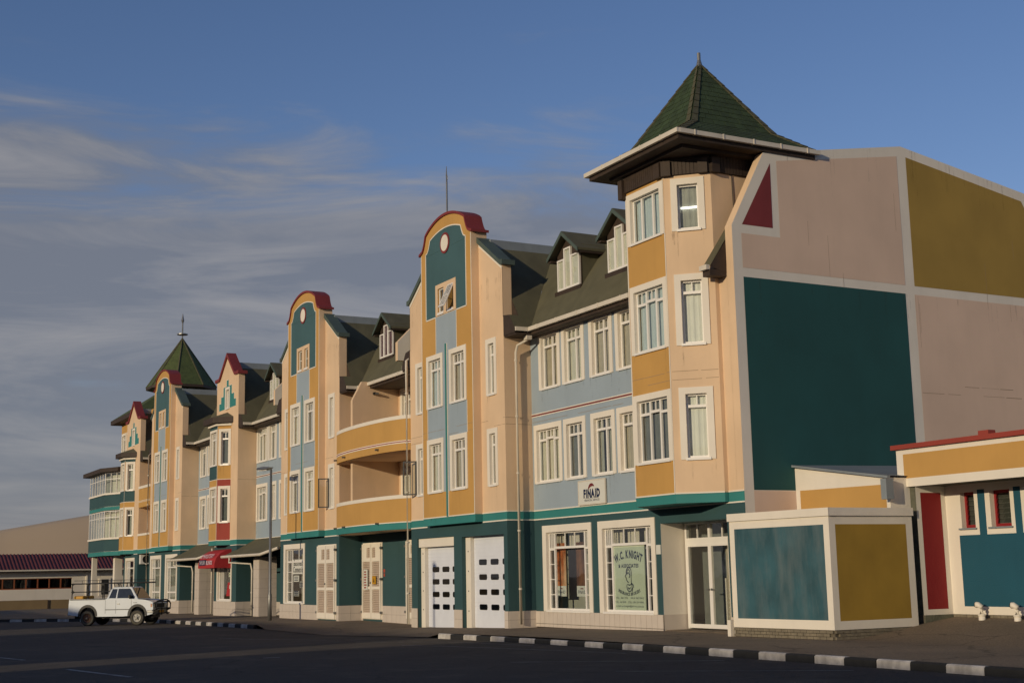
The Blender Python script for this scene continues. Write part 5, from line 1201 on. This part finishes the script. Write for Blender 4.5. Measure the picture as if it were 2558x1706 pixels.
# business sign in the second gable's window
fz = front(.135)
bs = sign_board(fz, -39.0, -37.25, 2.02, 2.72, SIGNW, 0, .02).build('window_sign'); tag(bs, 'white window sign with black two line lettering above pasted notices', 'sign')
text_mesh('Business', .40, -38.15, 2.42, BLACK, fz, .024, slant=.12, bold=.010, width=1.45).build('lettering', bs); text_mesh('Connexion', .40, -38.13, 2.10, BLACK, fz, .024, slant=.12, bold=.010, width=1.6).build('lettering', bs)
for i, (x, z, w_, h_) in enumerate(((-38.85, 1.65, .75, .3), (-38.0, 1.35, .7, .32), (-38.85, .95, .75, .25))):
    q = sign_board(fz, x, x+w_, z, z+h_, SIGNW, 0, .015).build('notice'); tag(q, ('upper left', 'middle right', 'lower left')[i]+' small white notice under the window sign', 'notice', 'notices in the window')
    t_ = MB()
    for r_ in range(3): t_.obox(fz, x+.08, x+w_-.1, .018, .015, z+.05+r_*.08, z+.085+r_*.08, NAVY)
    t_.build('print', q)
f2 = front(YB)
q = sign_board(f2, -31.85, -31.40, 1.25, 2.15, SIGNW, .11, .13).build('notice'); tag(q, 'tall white notice with red print on the louvred door', 'notice'); t_ = MB()
for r_ in range(7): t_.obox(f2, -31.78, -31.5+random.uniform(-.1, .05), .134, .13, 1.32+r_*.115, 1.38+r_*.115, REDB)
t_.build('print', q)
YP = mat('yellow_plate', (.55, .28, .01), .5, .1); q = sign_board(f2, -30.85, -30.45, 1.5, 1.85, YP, .11, .13).build('warning_plate'); tag(q, 'small yellow warning plate on the louvred door', 'sign')
t_ = MB(); t_.prism([(-30.72, 1.58), (-30.58, 1.58), (-30.65, 1.77)], f2, .134, .13, BLACK); t_.build('print', q)
RS = mat('coral_sticker', (.5, .08, .04), .6, .2); q = MB(); q.obox(f2, -29.82, -29.66, .02, 0, 2.0, 2.14, RS); q.obox(f2, -29.80, -29.68, .02, 0, 1.82, 1.96, RS); tag(q.build('sticker'), 'pair of small red stickers on the teal wall beside the louvred door', 'sticker')
# awning
AW = thing('shop_awning', 'red rounded fabric awning with pale lettering over the small shop entrance', 'awning', (-50.5, -.5, 2.4))
ax0, ax1 = -52.25, -48.95; prof = [(0, 3.50), (-.35, 3.42), (-.65, 3.25), (-.88, 2.98), (-.96, 2.7), (-.97, 2.46)]
m = MB()
for (a, b) in zip(prof, prof[1:]): m.poly([(ax0, a[0], a[1]), (ax0, b[0], b[1]), (ax1, b[0], b[1]), (ax1, a[0], a[1])], AWN)
for x, s_ in ((ax0, 1), (ax1, -1)): m.poly(([(x, y, z) for y, z in prof]+[(x, -.02, 2.44)])[::s_], AWN)
m.build('canvas', AW)
fa = front(-.955); p = MB(); p.obox(fa, -51.95, -50.70, .035, .0, 2.62, 2.93, NAVY); p.build('name_panel', AW)
text_mesh('TAYLOR', .27, -51.32, 2.68, LETT, fa, .045, bold=.010, slant=.15, width=1.1).build('lettering', AW); text_mesh('BLINDS', .30, -49.9, 2.66, LETT, fa, .045, bold=.012, slant=.15, width=1.25).build('lettering', AW)
tt = text_mesh('UPHOLSTERY', .34, -50.6, 0, LETT, Frame(0, 0, 0), 0, bold=.010, slant=.15, width=2.6)
tt.v = [(x, -.925+.46*min(1, max(0, z/.5))*.55-.02, 3.02+z*.85+.01) for x, y, z in tt.v]; tt.build('lettering', AW)
# items in the small shop window
KS = MB(); fw_ = front(.12); KS.obox(fw_, -49.75, -49.05, .02, 0, 1.95, 2.35, KNIGHT); o = tag(KS.build('notice'), 'pale yellow notice in the small shop window under the awning', 'notice')
t_ = MB(); t_.obox(fw_, -49.7, -49.15, .024, .02, 2.2, 2.29, BLACK); t_.obox(fw_, -49.6, -49.25, .024, .02, 2.05, 2.12, BLACK); t_.build('print', o)
KS = MB(); KS.prism([(-50.2, .9), (-49.05, .9), (-49.05, 1.65), (-49.9, 1.65)], fw_, .02, 0, AWN); KS.obox(fw_, -49.6, -49.2, .024, .02, 1.3, 1.5, SIGNW); tag(KS.build('poster'), 'red display card low in the small shop window', 'poster')

# ------------------------------------------------------------------ lightning rod on the first gable
m = MB(); m.tube([(-20.95, .1, 15.3), (-20.95, .1, 17.15)], .035, METAL); m.tube([(-20.95, .1, 17.15), (-20.97, .1, 17.45), (-20.95, .1, 17.8)], [.035, .03, .012], METAL)
m.tube([(-20.95, .1, 17.2), (-20.88, .1, 17.25), (-20.88, .1, 17.4)], .012, METAL, 5); tag(m.build('mast'), 'thin metal mast rising behind the nearest curved gable', 'mast')

# ------------------------------------------------------------------ low buildings at the right
KI = thing('kiosk', 'small flat block with a weathered blue front panel and mustard side panel', 'building', (-2, 1.8, .1))
ka, kb_ = Vector((-3.92, .22, 0)), Vector((-.32, .52, 0)); fk1 = Frame(ka.x, ka.y, math.degrees(math.atan2(kb_.y-ka.y, kb_.x-ka.x))); kl = (kb_-ka).length
fk2 = Frame(kb_.x, kb_.y, 90); kd = 2.78; zk0, zk1 = .34, 3.30
m = MB(); wall(m, fk1, 0, kl, zk0, 3.12, WHITE, [(.17, kl-.19, .57, 2.91, KBLUE)]); wall(m, fk2, 0, kd, zk0-.0, 3.12, WHITE, [(.20, kd-.22, .55, 2.91, KYEL)])
wall(m, Frame(ka.x, 3.2, -90), 0, 3.0, 0, 3.12, WHITE)
m.build('wall', KI)
m = MB()
for f_, l_ in ((fk1, kl), (fk2, kd)): m.obox(f_, -.05 if f_ is fk1 else .0, l_+(.05 if f_ is fk1 else .02), .05, -.25, 3.12, 3.32, WHITE)
m.box(-3.7, -.4, .6, 3.2, 3.05, 3.15, GREY); m.build('parapet', KI)
m = MB(); m.obox(fk1, .02, kl-.02, -.03, -.2, -.2, zk0, MORT); m.obox(fk2, .02, kd-.02, -.03, -.2, -.2, zk0, MORT); pb = m.build('plinth', KI)
def bk_(): 
    b = MB(); b.box(.006, .216, -.03, .03, .004, .071, BRICK); return b.mesh('brick')
for f_, l_ in ((fk1, kl), (fk2, kd)):
    for j in range(5):
        u = .02-(.11 if j % 2 else 0)
        while u < l_-.2: 
            if u > 0: link('brick', cached('brick', bk_), pb, f_.mat(u, zk0-.085-j*.077))
            u += .222
# small white post beside the kiosk
m = MB(); m.box(-4.12, -3.98, .15, .30, -.1, .52, WHITE); tag(m.build('post'), 'short white post at the left foot of the blue fronted kiosk', 'post')
LT = thing('lean_to_building', 'white lean-to with a mustard panel attached to the big painted side wall', 'building', (-2.4, 4, .2))
fl = front(2.9); m = MB(); m.prism([(XC+.01, 0), (-.62, 0), (-.62, 4.12), (XC+.01, 4.70)], fl, 0, -3.9, WHITE)
m.build('wall', LT)
p = MB(); p.poly([fl(-4.12, .005, 3.0), fl(-.75, .005, 3.0), fl(-.75, .005, 3.95), fl(-4.12, .005, 3.99)], YEL); p.build('painted_panel', LT)
r = MB(); 
r.poly([(XC+.01, 2.78, 4.72), (-.55, 2.78, 4.16), (-.55, 6.9, 4.16), (XC+.01, 6.9, 4.78)], GREY); r.prism([(XC+.01, 4.66), (-.55, 4.10), (-.55, 4.16), (XC+.01, 4.72)], front(2.78), 0, -.10, GREY); r.build('roof', LT)
r = MB(); r.box(-.62, -.42, 2.6, 2.85, 3.55, 4.08, GREY); r.build('gutter_box', LT)
AN = thing('annex_building', 'single storey annex with red capped fascia, red return wall and teal front', 'building', (3, 5, .4))
yt = 4.6; yf = 3.5; xr_ = -.38; zg = .52
ft_ = front(yt); m = MB()
wins_ = [(.0, .62), (.98, 1.78), (2.12, 2.92), (3.26, 4.06), (4.4, 5.2)]
hs = [(a+.13, b-.03, 2.78, 3.70) for a, b in wins_]
regs = [(-.02, 12, .80, 2.62, RCTEAL)]+[(b+.10, c-.04, 2.62, 3.74, RCTEAL) for (a, b), (c, d) in zip(wins_, wins_[1:]+[(12, 12)])]
wall(m, ft_, xr_, 12, .60, 3.95, WHITE, [(.0+.02, 12, .80, 2.60, RCTEAL)]+[(b+.09, c-.03, 2.59, 3.74, RCTEAL) for (a, b), (c, d) in zip(wins_, wins_[1:]+[(12, 12)])], hs, depth=.30)
wall(m, side(xr_), yf+.06, yt, .60, 3.95, WHITE, [(yf+.22, yt-.16, .74, 3.72, RCRED)])
m.build('wall', AN)
m = MB(); m.box(-.90, xr_-.002, yf+.10, 6, .0, 3.95, STONE); m.build('stone_pier', AN)
m = MB(); m.obox(ft_, xr_, 12, -.02, -.3, 0, .60, MORT); m.obox(side(xr_), yf+.08, yt, -.02, -.3, 0, .60, MORT); pa = m.build('plinth', AN)
for j in range(3):
    u = xr_+.02-(.11 if j % 2 else 0)
    while u < 5.5:
        if u > xr_: link('brick', cached('brick', bk_), pa, ft_.mat(u, .52-j*.077))
        u += .222
m = MB(); fas = front(yf); wall(m, fas, -.92, 12, 3.88, 4.86, WHITE, [(-.68, 12, 4.10, 4.73, YEL)]); wall(m, Frame(-.92, 6, -90), 0, 2.5, 3.88, 4.86, WHITE); m.poly([(-.92, yf, 3.88), (12, yf, 3.88), (12, yt, 3.90), (-.92, yt, 3.90)][::-1], STONE); m.build('fascia', AN)
m = MB(); m.box(-1.02, 12, yf-.10, yf+.15, 4.86, 4.98, REDB); m.box(-1.02, -.8, yf+.151, 6, 4.86, 4.97, REDB); m.box(2.0, 2.32, yf-.10, yf+.15, 4.98, 5.08, REDB); m.box(-1, 12, yf+.15, 9, 4.8, 4.9, GREY); m.build('coping', AN)
for a, b in wins_:
    w = MB(); a0, b0 = a+.13, b-.03; t = .06
    w.obox(ft_, a0, a0+t, -.16, -.22, 2.78, 3.70, RCRED); w.obox(ft_, b0-t, b0, -.16, -.22, 2.78, 3.70, RCRED); w.obox(ft_, a0+t, b0-t, -.161, -.22, 2.78, 2.86, RCRED); w.obox(ft_, a0+t, b0-t, -.161, -.22, 3.62, 3.70, RCRED); w.obox(ft_, a0-.08, b0+.05, .05, -.15, 2.74, 2.78, GREY)
    wo = w.build('window', AN)
    for q in range(6): 
        l_ = MB(); z = 2.87+q*.125; k_ = l_.mi(GLASSD); l_.poly([ft_(a0+t, -.17, z), ft_(b0-t, -.17, z), ft_(b0-t, -.22, z+.12), ft_(a0+t, -.22, z+.12)], GLASSD); l_.build('glass_louvre', wo)
    l_ = MB(); l_.obox(ft_, a0, b0, -.27, -.29, 2.78, 3.7, CURT[1]); l_.build('blind', wo)
for i, x in enumerate((.86, 1.98)):
    y = yt-.32; z = .1+rise(x, y); m = MB()
    m.tube([(x, y, z-.1), (x, y, z+.10)], .085, WHITE, 12); m.tube([(x, y, z+.10), (x, y, z+.14)], .10, WHITE, 12); m.tube([(x, y, z+.14), (x, y, z+.26), (x+.02, y-.01, z+.33), (x-.06, y-.03, z+.37), (x-.12, y-.05, z+.37)], [.062, .062, .07, .073, .075], WHITE, 12)
    o = m.build('vent_pipe', smooth=True); tag(o, ('left of the two', 'right of the two')[i]+' white elbow vent pipe at the foot of the teal annex wall', 'vent pipe', 'vent pipes by the annex'); 
    c = MB(); c.tube([(x-.122, y-.05, z+.37), (x-.126, y-.05, z+.37)], .065, BLACK, 12); c.build('opening', o)

# ------------------------------------------------------------------ street lamps
def lamp(x, y, lab, azi=0):
    z = pave_z(x, y) if y > kerb_y(x) else road(x)
    L_ = thing('street_lamp', lab, 'street lamp', (x, y, z), 'street lamps on the car park')
    m = MB(); m.tube([(x, y, z-.1), (x, y, z+1.2), (x, y, z+1.25), (x, y, z+7.1)], [.10, .095, .07, .055], METAL, 10); m.build('pole', L_, smooth=True)
    h = MB(); dx, dy = math.cos(azi), math.sin(azi)
    W_ = Matrix.Translation((x, y, z+7.12)) @ Matrix.Rotation(azi, 4, 'Z')
    sec = [(-.1, .06, .03, .05), (.12, .13, -.02, .09), (.45, .17, -.05, .12), (.85, .14, -.02, .10), (.95, .07, .0, .06)]
    k = h.mi(METAL)
    for (u, w_, zb_, zt_) in sec:
        h.v += [(u, -w_, zb_+.04), (u, -w_*.8, zb_), (u, w_*.8, zb_), (u, w_, zb_+.04), (u, w_*.6, zt_), (u, -w_*.6, zt_)]
    for i in range(len(sec)-1):
        for j in range(6): a = i*6; h.f.append((a+j, a+(j+1) % 6, a+6+(j+1) % 6, a+6+j)); h.m.append(k)
    h.f.append((5,4,3,2,1,0)); h.m.append(k); h.f.append(tuple(len(h.v)-6+j for j in range(6))); h.m.append(k)
    h.build('lamp_head', L_, mw=W_)
    g = MB(); g.box(.2, .8, -.11, .11, -.07, -.045, WHITEG); g.build('diffuser', L_, mw=W_)
lamp(-36.85, -1.75, 'grey street lamp with a flat head on the pavement before the second curved gable', math.radians(-155))
lamp(-15.4, -20.8, 'grey street lamp standing in the car park out of view at the left', math.radians(-60))

# ------------------------------------------------------------------ pickup truck (nose to the kerb, built along local +x)
TR = thing('pickup_truck', 'white pickup truck with black load frame and black bull bar parked nose to the kerb', 'pickup truck', (-43.97, -7.12, road(-43.97)))
th_ = math.radians(50); TM = Matrix.Translation((-43.97, -7.12, road(-43.97))) @ Matrix.Rotation(th_, 4, 'Z') @ Matrix.Scale(.97, 4)
def tb_(mb, name, parent=TR, smooth=False, bevel=0): return mb.build(name, parent, smooth, TM, bevel)
hw = .80
def loft(mb, secs, m, close=True):
    """sections: list of (x, [(y,z)...]) with equal counts"""
    k = mb.mi(m); n = len(secs[0][1]); base = len(mb.v)
    for x, ps in secs:
        for y, z in ps: mb.v.append((x, y, z))
    for i in range(len(secs)-1):
        for j in range(n): a = base+i*n; mb.f.append((a+j, a+(j+1) % n, a+n+(j+1) % n, a+n+j)); mb.m.append(k)
    if close: mb.f.append(tuple(base+j for j in reversed(range(n)))); mb.m.append(k); mb.f.append(tuple(base+(len(secs)-1)*n+j for j in range(n))); mb.m.append(k)
def body_side(poly, y0, y1, m, mb):           # side silhouette extruded across
    n = len(poly); k = mb.mi(m); b = len(mb.v)
    for y in (y0, y1):
        for x, z in poly: mb.v.append((x, y, z))
    mb.f.append(tuple(b+j for j in range(n))[::1 if y0 < y1 else -1]); mb.m.append(k); mb.f.append(tuple(b+n+j for j in reversed(range(n)))); mb.m.append(k)
    for j in range(n): mb.f.append((b+j, b+n+j, b+n+(j+1) % n, b+(j+1) % n)[::-1]); mb.m.append(k)
def arch(cx, cz, r, a0=180, a1=0, n=10): return [(cx+r*math.cos(math.radians(a0+(a1-a0)*i/n)), cz+r*math.sin(math.radians(a0+(a1-a0)*i/n))) for i in range(n+1)]
RW, FW = -1.38, 1.36; wr = .385
sil = [(-2.42, .62), (-2.40, 1.12), (-2.38, 1.30), (-.42, 1.30), (.98, 1.28), (1.75, 1.22), (2.14, 1.12), (2.17, .86), (2.15, .62)]
bottom = [(2.15, .60)]+arch(FW, .52, .47, 0, 180)+[(.55, .50), (-.85, .50)]+arch(RW, .52, .46, 0, 180)+[(-2.42, .60)]
m = MB(); body_side([(x, z) for x, z in sil[1:-1]]+bottom, -hw, hw, TRUCK, m)
tb_(m, 'body', bevel=.045)
# bed opening: dark well inset on top
m = MB(); m.box(-2.32, -.48, -.70, .70, 1.302, 1.31, BLACK); tb_(m, 'load_bed')
m = MB(); m.box(-2.38, -.42, -.83, .83, 1.30, 1.335, BLACK); m.box(-2.32, -.48, -.70, .70, 1.3, 1.34, DARK); tb_(m, 'bed_rail')
# cab
cab = [(-.40, 1.28, .76), (-.22, 1.80, .62), (-.05, 1.92, .56), (.84, 1.92, .56), (.92, 1.90, .57), (1.36, 1.29, .72)]
m = MB(); k = m.mi(TRUCK); b0 = len(m.v)
for s_ in (-1, 1):
    for x, z, y in cab: m.v.append((x, s_*y, z))
n = len(cab)
for j in range(n-1): m.f.append((b0+j, b0+j+1, b0+n+j+1, b0+n+j)); m.m.append(k)
m.f.append(tuple(b0+j for j in reversed(range(n)))); m.m.append(k); m.f.append(tuple(b0+n+j for j in range(n))); m.m.append(k)
tb_(m, 'cab', bevel=.03)
CG = mat('car_glass_dark', (.03, .035, .035), .06, .3, 4, spec=.8)
def glass_quad(pts, name='side_window', off=.006):
    p = [Vector(q) for q in pts]; nn = (p[1]-p[0]).cross(p[2]-p[0]).normalized(); g = MB(); g.poly([tuple(q+nn*off) for q in p], CG); g.poly([tuple(q+nn*(off-.004)) for q in reversed(p)], CG); tb_(g, name)
def sidept(x, z, s_):
    # y on the cab side at height z
    t = (z-1.28)/(1.92-1.28); y = .745+(.56-.745)*max(0, min(1, t)); return (x, s_*(y+.004), z)
for s_ in (-1, 1):
    A = [(-.26, 1.36), (.12, 1.36), (.14, 1.82), (-.12, 1.82)]; B = [(.19, 1.36), (1.16, 1.36), (.87, 1.80), (.80, 1.83), (.20, 1.83)]
    for pl in (A, B):
        pts = [sidept(x, z, s_) for x, z in pl]; glass_quad(pts if s_ < 0 else pts[::-1], off=.012)
glass_quad([(1.327, -.66, 1.335), (1.327, .66, 1.335), (.948, .54, 1.86), (.948, -.54, 1.86)], 'windscreen', .012); glass_quad([(-.375, .60, 1.36), (-.375, -.60, 1.36), (-.235, -.52, 1.76), (-.235, .52, 1.76)], 'rear_window', .012)
# doors lines, handles, moulding
m = MB()
for s_ in (-1, 1):
    for x in (-.41, .17, 1.02): m.box(x-.006, x+.006, s_*(hw-.002), s_*(hw+.003), .60, 1.27, BLACK)
    m.box(-.42, 1.02, s_*(hw), s_*(hw+.012), .78, .815, BLACK); m.box(1.13, 1.34, s_*hw, s_*(hw+.006), 1.12, 1.14, BLACK)
tb_(m, 'door_seams')
for s_ in (-1, 1): m = MB(); m.box(.24, .38, s_*(hw+.0), s_*(hw+.03), 1.06, 1.10, METAL); tb_(m, 'door_handle'); m = MB(); m.box(.92, 1.0, s_*(hw-.02), s_*(hw+.17), 1.36, 1.52, BLACK); m.box(.93, .99, s_*(hw-.04), s_*(hw+.08), 1.32, 1.38, BLACK); tb_(m, 'wing_mirror', bevel=.015)
for s_ in (-1, 1):
    for cx0 in (RW, FW):
        m = MB(); pi_ = arch(cx0, .52, .41, -5, 185, 14); po = arch(cx0, .52, .54, -5, 185, 14)
        for i in range(14): 
            for ya in (hw+.006,): m.poly([(pi_[i][0], s_*ya, pi_[i][1]), (pi_[i+1][0], s_*ya, pi_[i+1][1]), (po[i+1][0], s_*(ya-.002), po[i+1][1]), (po[i][0], s_*(ya-.002), po[i][1])][::s_], BLACK); m.poly([(pi_[i][0], s_*ya, pi_[i][1]), (pi_[i+1][0], s_*ya, pi_[i+1][1]), (pi_[i+1][0], s_*.45, pi_[i+1][1]), (pi_[i][0], s_*.45, pi_[i][1])], BLACK)
        tb_(m, 'wheel_arch')
RIM_R = mat('rusty_rim', (.16, .07, .03), .6, .3, 8); RIM_W = mat('white_rim', (.42, .41, .37), .5, .15, 6); HUB = mat('hub_metal', (.12, .12, .12), .4, .3, 8, metal=.6)
DUST = mat('dusty_tyre_wall', (.085, .078, .06), .9, .2, 8)
for s_ in (-1, 1):
    for cx0, rm in ((RW, RIM_R), (FW, RIM_W)):
        m = MB(); c = hw-.06; w_ = .12
        prof_ = [(.21, w_*.75), (.24, w_), (.34, w_), (wr-.01, w_*.8), (wr, w_*.5), (wr, -w_*.5), (wr-.01, -w_*.8), (.34, -w_), (.21, -w_*.75)]
        n = 28; k1 = m.mi(RUBBER); k2 = m.mi(DUST)
        for i in range(n):
            a = 2*PI*i/n
            for r_, y in prof_: m.v.append((cx0+r_*math.cos(a), s_*(c+y), wr+r_*math.sin(a)))
        q = len(prof_)
        for i in range(n):
            for j in range(q-1): a, b = i*q, ((i+1) % n)*q; m.f.append((a+j, a+j+1, b+j+1, b+j)); m.m.append(k2 if j == 1 else k1)
        t_ = tb_(m, 'wheel', smooth=False)
        d = MB()
        k_ = d.mi(rm)
        for i in range(n):
            a = 2*PI*i/n; 
            for r_, y in ((.215, w_*.8), (.19, w_*.55), (.09, w_*.62), (.075, w_*.95), (0, w_)): d.v.append((cx0+r_*math.cos(a), s_*(c+y), wr+r_*math.sin(a)))
        for i in range(n):
            for j in range(4): a, b = i*5, ((i+1) % n)*5; d.f.append((a+j, a+j+1, b+j+1, b+j)); d.m.append(k_)
        ro = d.build('rim', t_, True, TM)
        hb_ = MB(); hb_.tube([(cx0, s_*(c+w_*.9), wr), (cx0, s_*(c+w_*1.35), wr)], .055, HUB, 10)
        for q_ in range(5): aa = 2*PI*q_/5+.3; hb_.tube([(cx0+.13*math.cos(aa), s_*(c+w_*.6), wr+.13*math.sin(aa)), (cx0+.13*math.cos(aa), s_*(c+w_*.66), wr+.13*math.sin(aa))], .028, BLACK, 8)
        hb_.build('hub', t_, False, TM)
m = MB(); m.box(-2.3, 2.0, -.42, .42, .36, .52, BLACK); m.tube([(RW, -.66, .385), (RW, .66, .385)], .06, BLACK); m.tube([(FW, -.66, .385), (FW, .66, .385)], .05, BLACK); tb_(m, 'chassis')
m = MB(); m.box(2.12, 2.24, -.82, .82, .60, .76, METAL); m.box(1.9, 2.2, -.83, -.79, .61, .75, METAL); m.box(1.9, 2.2, .79, .83, .61, .75, METAL); tb_(m, 'front_bumper', bevel=.02); m = MB(); m.box(-2.54, -2.44, -.72, .72, .52, .64, METAL); m.tube([(-2.55, 0, .5), (-2.68, 0, .52)], .03, METAL); tb_(m, 'rear_bumper')
m = MB(); m.box(2.15, 2.185, -.52, .52, .86, 1.08, BLACK); tb_(m, 'grille')
for s_ in (-1, 1):
    m = MB(); m.box(2.13, 2.19, s_*.55, s_*.76, .90, 1.06, SIGNW); tb_(m, 'headlight'); m = MB(); m.box(2.08, 2.17, s_*.765, s_*.81, .90, 1.06, POST); tb_(m, 'indicator'); m = MB(); m.box(-2.45, -2.41, s_*.62, s_*.78, .82, 1.08, AWN); tb_(m, 'tail_light')
m = MB()
for z in (.58, .82, 1.16): m.tube([(2.22, -.74, z-.06), (2.42, -.62, z), (2.46, 0, z), (2.42, .62, z), (2.22, .74, z-.06)], .032, BLACK)
for s_ in (-1, 1): m.tube([(2.15, s_*.80, .70), (2.38, s_*.78, .78), (2.40, s_*.78, 1.04), (2.36, s_*.66, 1.18), (2.44, s_*.3, 1.24), (2.46, 0, 1.25)], .034, BLACK); m.tube([(2.45, s_*.3, .5), (2.46, s_*.3, 1.24)], .03, BLACK)
tb_(m, 'bull_bar', smooth=True)
m = MB(); m.box(2.27, 2.30, -.24, .24, .62, .73, YP); tb_(m, 'number_plate')
m = MB()
for s_ in (-1, 1):
    y = s_*.76
    for x in (-2.30, -1.40, -.50):
        m.tube([(x, y, 1.32), (x, y, 2.10)], .026, BLACK); 
    m.tube([(-2.34, y, 2.11), (1.55, y, 2.13)], .030, BLACK); m.tube([(-2.34, y, 1.70), (-.45, y, 1.70)], .024, BLACK); m.tube([(-2.20, y, 2.27), (1.50, y, 2.27)], .012, BLACK, 5)
    for x in (-1.75, -1.3, -.8, -.2, .4, 1.0): m.tube([(x, y, 2.11), (x, y, 2.27)], .012, BLACK, 5)
    for x in (.0, .35, .70): m.tube([(x, y*.8, 1.92), (x, y*.95, 2.11)], .02, BLACK, 6)
    for x, sg_ in ((-2.30, 1), (-1.40, -1), (-1.40, 1), (-.50, -1)):
        for zc_2, up_s in ((2.10, -1), (1.71, 1), (1.69, -1)): m.tube([(x, y, zc_2+up_s*.13), (x+sg_*.04, y, zc_2+up_s*.05), (x+sg_*.13, y, zc_2)], .02, BLACK, 5)
for x in (-2.30, -1.4, -.5, .35, 1.5): m.tube([(x, -.76, 2.11), (x, .76, 2.11)], .024, BLACK)
tb_(m, 'load_frame')
m = MB(); m.box(-2.30, -1.75, -.60, .55, 1.32, 1.50, YP); tg = m.build('tarpaulin', None, False, TM, .06); tag(tg, 'folded yellow tarpaulin lying in the truck bed', 'tarpaulin')

# ------------------------------------------------------------------ far left: low red roofed building, low wall, dune
LB = thing('red_roof_building', 'low white building with a red corrugated roof and orange framed windows at the far left', 'building', (-99, -2, -.5))
fs2 = side(-97.0); m = MB(); wn = [(-5.35+i*.95, -5.35+(i+1)*.95-.04) for i in range(-8, 6)]
wall(m, fs2, -14, 14, -.7, 2.95, WHITE, [], [(wn[0][0], wn[-1][1]+.02, 1.28, 2.2)], depth=.25)
m.box(-97.02, -96.9, 1.50, 1.62, -.6, 2.7, WHITE); m.box(-97.0, -96.9, 2.6, 3.6, .6, 2.1, WHITE); m.box(-96.91, -96.88, 2.8, 3.4, .7, 2.0, DARK); m.build('wall', LB)
ORG = mat('orange_timber', (.26, .075, .025), .6, .15, 3)
for a, b in wn:
    w = MB(); w.obox(fs2, a-.05, a+.05, -.05, -.2, 1.28, 2.2, ORG); w.obox(fs2, a+.05, b+.0, -.051, -.2, 1.28, 1.36, ORG); w.obox(fs2, a+.05, b, -.051, -.2, 2.14, 2.2, ORG); wo = w.build('window', LB)
    p = MB(); p.obox(fs2, a+.05, b-.0, -.12, -.125, 1.36, 2.14, GLASSD); p.build('pane', wo); p = MB(); p.obox(fs2, a, b+.05, -.5, -.52, 1.2, 2.3, DARK); p.build('interior', wo)
CR = mat('red_corrugated_roof', (.125, .028, .028), .7, .2, 2, .15, .2, 30); r = MB(); k = r.mi(CR); ys = []; y = -15.0
while y < 15: ys.append(y); y += .05
for y in ys:
    h_ = .04*math.sin(2*PI*y/.30); r.v += [(-96.3, y, 2.92+h_), (-99.6, y, 4.30+h_)]
for i in range(len(ys)-1): r.f.append((2*i, 2*i+2, 2*i+3, 2*i+1)); r.m.append(k)
ro = r.build('roof', LB, smooth=True)
g = MB(); g.box(-96.35, -96.2, -15, 15, 2.80, 2.92, GUTT); g.box(-96.9, -96.35, -15, 15, 2.74, 2.8, BROWN); g.build('gutter', LB)
OW = mat('sandy_wall', (.24, .17, .085), .9, .12, .8, .1, .4, 20)
m = MB(); m.box(-95.2, -95, -40, -1.9, -.9, .40, OW); m.box(-95.2, -95.02, -1.9, 30, -.9, .38, OW); m.box(-95.0, -94.97, -1.98, -1.84, -.9, .38, BROWN); tag(m.build('boundary_wall'), 'low sandy wall in front of the red roofed building', 'wall')
dn = MB(); k = dn.mi(SAND); prof = [(-70, 3), (-30, 6.0), (-6, 7.2), (2.6, 8.0), (4.0, 8.35), (14, 10.0), (26, 12), (60, 14), (120, 10)]
for (y, h_) in prof:
    for j, (x, f_) in enumerate(((-150, 0), (-158, .8), (-160, 1), (-175, 1.06), (-230, .3), (-260, -.05))): dn.v.append((x+random.uniform(-.3, .3), y, -1+(h_+1)*f_))
for i in range(len(prof)-1):
    for j in range(5): a = i*6+j; dn.f.append((a, a+6, a+7, a+1)); dn.m.append(k)
struct(dn.build('dune', smooth=True))

# ------------------------------------------------------------------ the opposite side of the street (behind the viewer): its roofs shade the car park
OP = mat('opposite_plaster', (.45, .38, .30), .85, .1, .6, .1, .3, 30)
def opp(x0, x1, h_, lab, d=12):
    T = thing('opposite_building', lab, 'building', ((x0+x1)/2, -56, 0), 'buildings across the street'); m = MB(); fo = Frame(0, -50, 180)
    n = int((x1-x0)/3.2); hs = []
    for i in range(n):
        for z in (1, 4.4, 7.6):
            if z+1.7 < h_: u = -x1+1+i*3.2; hs.append((u, u+1.5, z, z+1.7))
    wall(m, fo, -x1, -x0, -.5, h_, OP, [], hs); m.box(x0, x1, -50-d, -50.3, -.5, h_-.02, OP); m.build('wall', T)
    c = MB(); c.box(x0-.1, x1+.1, -50.25, -49.9, h_-.2, h_, REDB); c.build('coping', T)
    g = MB()
    for h in hs: g.obox(fo, h[0], h[1], -.15, -.16, h[2], h[3], GLASSD)
    g.build('pane', T)
opp(6.3, 60, 10.35, 'long plastered block across the street on the right', 5); opp(-20.1, 1.7, 10.4, 'plastered block across the street in the middle', 5); opp(-75, -29.2, 9.6, 'plastered block across the street on the left', 5)
